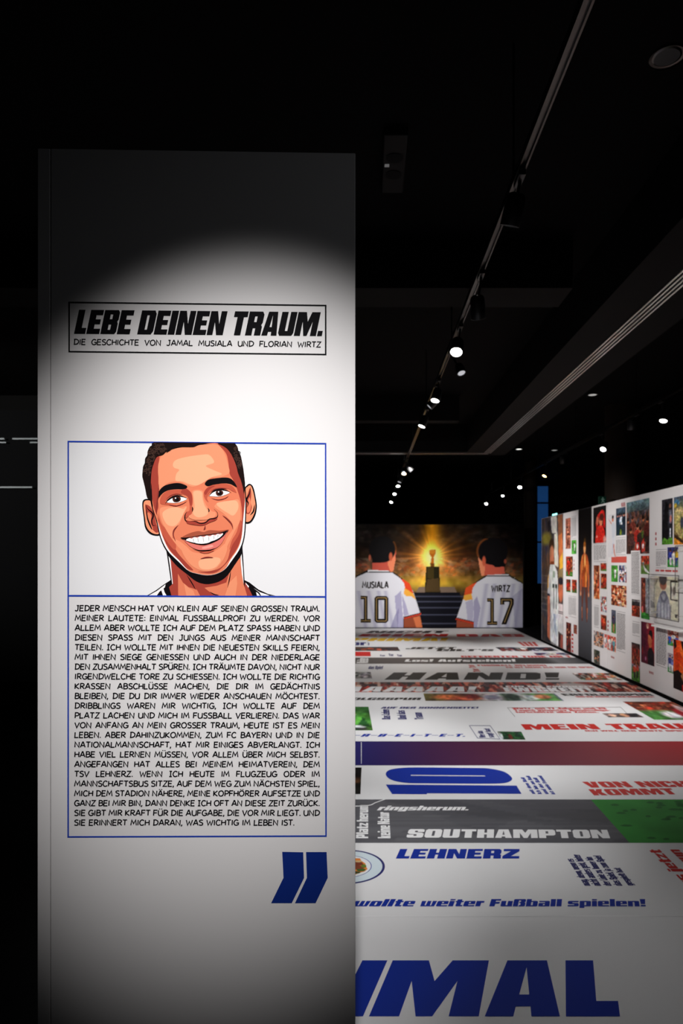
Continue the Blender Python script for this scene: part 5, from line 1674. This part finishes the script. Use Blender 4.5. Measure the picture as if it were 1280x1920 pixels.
# red heading box and red line
Yf, Yn, Zb, Zt, i_ = wrect(667, 657, 797, 708)
MB().box((WALL_X - .002, Yn, Zb), (WALL_X + .001, Yf, Zt)).build('heading_box', mat('brick_red_print', (200, 84, 72), .55), panels[i_], 'plain red heading box')
Yf, Yn, Zb, Zt, i_ = wrect(1046, 767, 1238, 790)
polys = [(rect(q / 22, 0, (q + .78) / 22, 1), []) for q in range(22) if q not in (4, 9, 16)]
for grp in ((0, 4), (5, 9), (10, 16), (17, 22)):
    pp = [q for q in polys if grp[0] / 22 <= q[0][0][0] + 1e-6 < grp[1] / 22]
    V, Fc = poly_mesh(pp, lambda u, v: Vector((WALL_X - .002, Yf + (Yn - Yf) * u, Zb + (Zt - Zb) * v)))
    link('heading_word', mesh('heading_word', V, orient(V, Fc, Vector((-1, 0, 0)))), I_red, panels[i_], 'red heading word')

# acrylic cases standing off the wall
M_edge = mat('acrylic_edge', (70, 66, 60), .3)
M_slab = mat('case_reflection', (236, 234, 232), .4)


def acrylic_case(label, zx0, zy0, zx1, zy1, off, reflection_slab):
    Pf = Plane((WALL_X - off, 0, 0), (-1, 0, 0))
    a_ = Pf.at(1000 + zx0 / 4.571, 900 + zy0 / 4.571)
    b_ = Pf.at(1000 + zx1 / 4.571, 900 + zy1 / 4.571)
    yf, yn, zt, zb = a_.y, b_.y, a_.z, b_.z
    t = thing('acrylic_case', label, 'display case', (WALL_X - off, (yf + yn) / 2, zb), 'acrylic cases on the wall')
    X0, X1 = WALL_X - off, WALL_X - .005
    MB().box((X0, yn, zb), (X0 + .004, yf, zt)).build('front_pane', glass_mat(), t, 'clear acrylic front')
    mb = MB().box((X0 + .005, yn, zt - .006), (X1, yf, zt)).box((X0 + .005, yn, zb), (X1, yf, zb + .006)).box((X0 + .005, yn, zb + .007), (X1, yn + .006, zt - .007)).box((X0 + .005, yf - .006, zb + .007), (X1, yf, zt - .007))
    mb.build('side_panes', glass_mat(), t, 'clear acrylic sides')
    e = .004
    mb = MB()
    for (ya, yb, za, zb_) in ((yn, yf, zt - e, zt + e), (yn, yf, zb - e, zb + e), (yn - e, yn + e, zb, zt), (yf - e, yf + e, zb, zt)):
        mb.box((X0 - .002, ya, za), (X0 + .002, yb, zb_))
    mb.build('edge_frame', M_edge, t, 'thin dark polished edges')
    for (yy, zz) in ((yn + .04, zb + .05), (yn + .04, zt - .05), (yf - .04, zb + .05), (yf - .04, zt - .05)):
        MB().lathe([(0, .012), (off - .009, .012)], (WALL_X - off + .004, yy, zz), (1, 0, 0), 16).build('standoff', M_alu, t)
    if reflection_slab:  # added slab in place of the bright reflection on the wall under the case
        MB().box((X0 + .02, yn + .02, zb - .12), (WALL_X - .004, yf - .02, zb - .1), .004).build('reflection_slab', M_slab, t, 'white slab standing in for light reflected below the case')
    return t, yf, yn, zb, zt


acrylic_case('clear acrylic case over the picture of the grey hooded top', 986, 808, 1243, 1216, .10, True)
t2, yf, yn, zb, zt = acrylic_case('clear acrylic case cut by the right picture edge, nearest the viewer', 1213, 566, 1420, 985, .16, False)
MB().box((WALL_X - .03, yf - .36, zb + .18), (WALL_X - .012, yf - .12, zt - .05), .001).build('backing_card', M_wallw, t2, 'pale card inside')
for zz in (zb + .1, zt - .12):
    MB().box((WALL_X - .036, yf - .27, zz - .03), (WALL_X - .031, yf - .21, zz + .03)).build('small_badge', mat('badge_brown', (120, 84, 70), .5), t2, 'small brown badge')

# ------------------------------------------------------------------ lighting tracks, spotlights, ceiling fittings
TR1, TR2 = .71, 3.28


def track(label, x, y0, y1):
    t = thing('lighting_track', label, 'lighting track', (x, (y0 + y1) / 2, TRACK_Z))
    mb = MB()
    mb.box((x - .018, y0, TRACK_Z), (x + .018, y1, TRACK_Z + .032)).box((x - .018, y0, TRACK_Z - .012), (x - .010, y1, TRACK_Z)).box((x + .010, y0, TRACK_Z - .012), (x + .018, y1, TRACK_Z))
    mb.build('rail', M_rail, t, 'dark metal rail')
    y = y0 + .5
    while y < y1:
        MB().tube((x, y, TRACK_Z + .032), (x, y, CEIL if not (1.84 < x < 2.6) else SOF), .006, 8).build('hanger', M_metal, t)
        y += 2.4
    return t


track('long black lighting track running over the middle of the room', TR1, -2.0, 19.6)
track('black lighting track running along above the white photo wall', TR2, 3.0, 19.2)


def lens_mat(tone):
    if tone == 'warm':
        return mat('lamp_glow_warm', (255, 214, 140), .3, emit=9)
    if tone == 'dim':
        return mat('lamp_glow_dim', (200, 200, 205), .3, emit=.8)
    if tone == 'cool':
        return mat('lamp_glow_cool', (255, 252, 246), .3, emit=55)
    return mat('lamp_glow', (255, 253, 250), .3, emit=22)


def spotlight(label, tx, lens, aim, tone='white', power=0, angle=50, r=.046, ln=.14, blend=.9, colour=(1, .985, .97), recess=.0):
    L = Vector(lens)
    D = (Vector(aim) - L).normalized()
    t = thing('track_spotlight', label, 'spotlight', (tx, L.y, TRACK_Z), 'spotlights on the tracks')
    back = L - D * ln
    MB().lathe([(0, r * .55), (.006, r * .8), (.02, r * .96), (ln * .55, r), (ln - .002, r), (ln, r * .96), (ln, r * .88), (ln - .012, r * .86)], back, D, 32, False).build('housing', M_metal, t, smooth=True)
    MB().lathe([(0, .002), (.0, r * .56)], back, D, 24, False).build('end_cap', M_metal, t)
    MB().lathe([(0, r * .86), (.004, r * .85), (.007, r * .6), (.008, .0005)], L - D * (.011 + recess), D, 28, True).build('lens', lens_mat(tone), t, 'bright glowing lens' if tone != 'dim' else 'dim lens')
    mid = L - D * ln * .6
    top = Vector((tx, mid.y, TRACK_Z - .013))
    MB().box((tx - .016, mid.y - .06, TRACK_Z - .04), (tx + .016, mid.y + .06, TRACK_Z - .0125), .003).build('track_adapter', M_metal, t)
    elbow = Vector((tx, mid.y, TRACK_Z - .05))
    side = Vector((mid.x, mid.y, mid.z)) + D.cross(Vector((0, 0, 1))).normalized() * 0
    mb = MB().tube((tx, mid.y, TRACK_Z - .03), elbow, .009, 10)
    mb.tube(elbow, side, .008, 10)
    mb.build('arm', M_metal, t)
    if power > 0:
        d_ = bpy.data.lights.new('spot_beam', 'SPOT')
        d_.energy = power; d_.spot_size = math.radians(angle); d_.spot_blend = blend
        d_.color = colour; d_.shadow_soft_size = r * .8
        o = bpy.data.objects.new('spot_beam', d_)
        COL.objects.link(o)
        o.location = L + D * .012
        o.rotation_euler = D.to_track_quat('-Z', 'Y').to_euler()
        o.parent = t
        o.matrix_parent_inverse = world_of(t).inverted()
    return t


def lens_at(px, py, z):
    Y = F * (z - EYE) / (VY - py)
    return ((px - VX) / F * Y, Y, z)


LZ = 3.17
WARM = (1.0, .93, .86)
# middle track, from near to far
spotlight('unlit looking black spotlight nearest the viewer on the middle track', TR1, (.67, 3.2, 3.17), (.05, 4.6, 0), 'white', 125, 64, recess=.03)
spotlight('black spotlight second from the viewer on the middle track, its lens hidden', TR1, (.70, 4.28, 3.12), (1.2, 6.2, 0), 'white', 110, 60, recess=.03)
spotlight('largest and brightest glowing spotlight on the middle track', TR1, lens_at(855, 661, LZ), (.10, 3.1, 0), 'cool', 95, 58, .05)
spotlight('small pale spotlight just below the largest glowing lamp', TR1, (.80, 5.75, 3.18), (1.5, 4.2, .2), 'dim', 40, 60, .038, .1)  # dim lens glow stands in for lamplight on the housing
spotlight('second largest glowing spotlight on the middle track, an oval lens', TR1, lens_at(815, 752, LZ), (-.2, 5.6, 0), 'white', 150, 65)
spotlight('thin slit of light left under the second glowing spotlight', TR1, lens_at(804, 763, LZ), (-2.6, 7.0, 0), 'dim', 0, 60, .04)
spotlight('glowing spotlight with slanted narrow lens, third along the middle track', TR1, lens_at(790, 800, LZ), (-.6, 7.4, 0), 'white', 190, 65)
spotlight('dim slanted spotlight right of the warm lamp on the middle track', TR1, lens_at(772.5, 882.6, LZ), (3.4, 11.8, .6), 'dim', 180, 65)
spotlight('warm yellowish glowing spotlight on the middle track', TR1, lens_at(757, 889, LZ), (.2, 10.6, 0), 'warm', 165, 65, colour=WARM)
spotlight('small dim lamp just below the warm yellowish spotlight', TR1, lens_at(748.4, 904.3, LZ), (-.6, 13.0, 0), 'dim', 130, 65)
spotlight('round glowing spotlight third from the far end of the middle track', TR1, lens_at(746, 912, LZ), (.6, 12.4, 0), 'white', 200, 65)
spotlight('round glowing spotlight second from the far end of the middle track', TR1, lens_at(739.5, 926.8, LZ), (.4, 13.8, 0), 'white', 0, 65)
spotlight('glowing spotlight at the far end of the middle track', TR1, lens_at(733, 942, LZ), (-.2, 15.6, 0), 'white', 0, 65)
# track above the white wall, from near to far
LW = 3.15
spotlight('glowing spotlight nearest the right picture edge on the wall track', TR2, lens_at(1243, 790, LW), (2.2, 6.4, 0), 'white', 230, 62)
spotlight('glowing spotlight above the large group picture on the wall track', TR2, lens_at(1130, 843, LW), (1.2, 7.2, 0), 'white', 160, 65)
spotlight('orange tinted spotlight before the blue window on the wall track', TR2, lens_at(1020, 893, LW), (1.2, 11.4, 0), 'warm', 100, 60, colour=WARM)
spotlight('round glowing spotlight left of the blue window on the wall track', TR2, lens_at(974, 914, LW), (1.8, 11.6, 0), 'white', 130, 60)
spotlight('smallest glowing spotlight, second from the far end of the wall track', TR2, lens_at(942, 930, LW), (2.2, 13.6, 0), 'white', 0, 60, .036)
spotlight('glowing spotlight at the far end of the wall track', TR2, lens_at(911, 945, LW), (1.8, 15.6, 0), 'white', 0, 60)
spotlight('dark spotlight turned to the wall between the two nearest glowing wall lamps', TR2, (3.22, 8.3, 3.2), (3.5, 8.9, 1.4), 'dim', 0, 60)
spotlight('dark spotlight turned to the wall beside the dark figure panel', TR2, (3.22, 11.2, 3.2), (3.5, 11.7, 1.2), 'dim', 0, 60)

# light on the far mural and the long wall comes from further lamps of the middle track
spot_light('mural_wash_light', (TR1, 11.6, 3.2), (1.9, MURAL_Y, 1.0), 600, 48, .8, (1, .97, .93), .05)
spot_light('mural_wash_light', (TR1 - .05, 12.2, 3.2), (.1, MURAL_Y, 1.0), 370, 48, .8, (1, .97, .93), .05)
spot_light('wall_wash_light', (TR1, 6.2, 3.2), (WALL_X, 8.2, 1.2), 330, 62, .9, (1, .97, .95), .05)
spot_light('wall_wash_light', (TR1, 8.6, 3.2), (WALL_X, 10.4, 1.2), 330, 62, .9, (1, .97, .95), .05)
spot_light('wall_wash_light', (TR1, 10.8, 3.2), (WALL_X, 12.8, 1.3), 280, 55, .9, (1, .97, .95), .05)

spot_light('bar_fill_light', (-7.2, 4.5, 3.5), (-5.0, 9.0, 2.9), 330, 60, .8)  # added unseen lamp that brightens the thin bars on the left

# slot diffuser in the soffit: two legs meeting at a corner
vent = thing('slot_diffuser', 'long pale four-slot air diffuser running along the dark ceiling and turning at the far corner', 'air vent', (2.23, 6, SOF))
for q in range(4):
    xq = 2.165 + q * .037
    MB().box((xq, -3.5, SOF - .008), (xq + .016, 12.66 - q * .004, SOF - .0005)).build('slat', M_alu, vent)
for q in range(4):
    yq = 12.62 + q * .037
    MB().box((-1.6, yq, SOF - .008), (2.16 + q * .037, yq + .016, SOF - .0005)).build('slat', M_alu, vent)

# recessed downlights
for (px, py, z, lb, em_) in ((863, 842, CEIL, 'tiny recessed downlight left of the diffuser corner', 2.2), (972.6, 842, CEIL, 'tiny recessed downlight right of the diffuser corner', 2.0), (754.7, 842, CEIL, 'tiny recessed downlight with a greenish tint beside the middle track', 1.2), (891, 808, CEIL, 'dim recessed downlight above the diffuser corner', .5), (1039, 844, CEIL, 'dim recessed downlight by the wall track', .35), (1110.5, 740, CEIL, 'dim recessed downlight right of the long diffuser', .4), (1250, 106, CEIL, 'faint recessed downlight at the top right of the ceiling', .02)):
    Y = F * (z - EYE) / (VY - py)
    x = (px - VX) / F * Y
    t = thing('recessed_downlight', lb, 'downlight', (x, Y, z), 'recessed downlights')
    MB().lathe([(0, .085), (.006, .085), (.008, .07), (.004, .06)], (x, Y, z - .0085), (0, 0, 1), 28, False).build('trim_ring', M_rail, t)
    MB().lathe([(0, .06), (.003, .058)], (x, Y, z - .0045), (0, 0, 1), 24).build('lens', mat('downlight_glow_%d' % int(em_ * 100), (240, 240, 236) if em_ > .1 else (70, 70, 70), .4, emit=em_), t, 'softly lit lens')

# ceiling box with a small lamp
Yb = F * (CEIL - EYE) / (VY - 295)
xb = (738.5 - VX) / F * Yb
t = thing('ceiling_device', 'dark rectangular box on the ceiling with one tiny pale indicator', 'ceiling device', (xb, Yb, CEIL))
MB().box((xb - .07, Yb - .30, CEIL - .05), (xb + .07, Yb + .32, CEIL - .0005), .006).build('housing', mat('device_grey', (30, 29, 29), .6), t)
MB().lathe([(0, .05), (.004, .045)], (xb, Yb - .08, CEIL - .0545), (0, 0, 1), 24).build('speaker_disc', M_black, t)
MB().lathe([(0, .05), (.004, .045)], (xb, Yb + .1, CEIL - .0545), (0, 0, 1), 24).build('speaker_disc', M_black, t)
MB().box((xb - .058, Yb - .015, CEIL - .054), (xb - .03, Yb + .012, CEIL - .0495)).build('indicator', mat('indicator_pale', (150, 150, 150), .4, emit=.25), t, 'pale indicator')

# emergency light on top of the wall and exit sign on the column
ya = 4493 / (1044 - VX); yb_ = 4493 / (1034.5 - VX)
t = thing('emergency_light', 'small bright cyan light bar on top of the far wall panel', 'emergency light', (WALL_X + .04, (ya + yb_) / 2, WT))
MB().box((WALL_X + .005, ya, WT), (WALL_X + .07, yb_, WT + .02), .003).build('housing', M_metal, t)
MB().box((WALL_X + .003, ya + .01, WT + .004), (WALL_X + .0045, yb_ - .01, WT + .036)).build('light_bar', mat('cyan_glow', (150, 240, 235), .3, emit=2.2), t, 'glowing cyan bar')
ex = (1129 - VX) / F * 10.68
t = thing('exit_sign', 'small dim green exit sign with a white running figure on the dark column', 'exit sign', (ex, 10.69, 2.5))
ze = EYE + (VY - 938) / F * 10.68
MB().box((ex - .055, 10.66, ze - .06), (ex + .055, 10.72, ze + .06), .003).build('sign_box', mat('sign_green', (14, 48, 36), .4, emit=.04), t, 'green face')
sgn = [([(-.01, .045), (.006, .045), (.006, .03), (-.01, .03)], []), ([(-.015, .026), (.012, .026), (.03, .005), (.022, 0), (.01, .01), (.008, -.012), (.026, -.03), (.02, -.045), (.012, -.044), (.014, -.032), (-.004, -.018), (-.012, -.042), (-.032, -.042), (-.032, -.034), (-.018, -.034), (-.01, .012), (-.022, .002), (-.03, .008)], [])]
V, Fc = poly_mesh(sgn, lambda u, v: Vector((ex + u, 10.6585, ze + v)))
link('running_figure', mesh('running_figure', V, orient(V, Fc, Vector((0, -1, 0)))), mat('sign_white', (120, 150, 138), .4, emit=.05), t, 'white running figure')
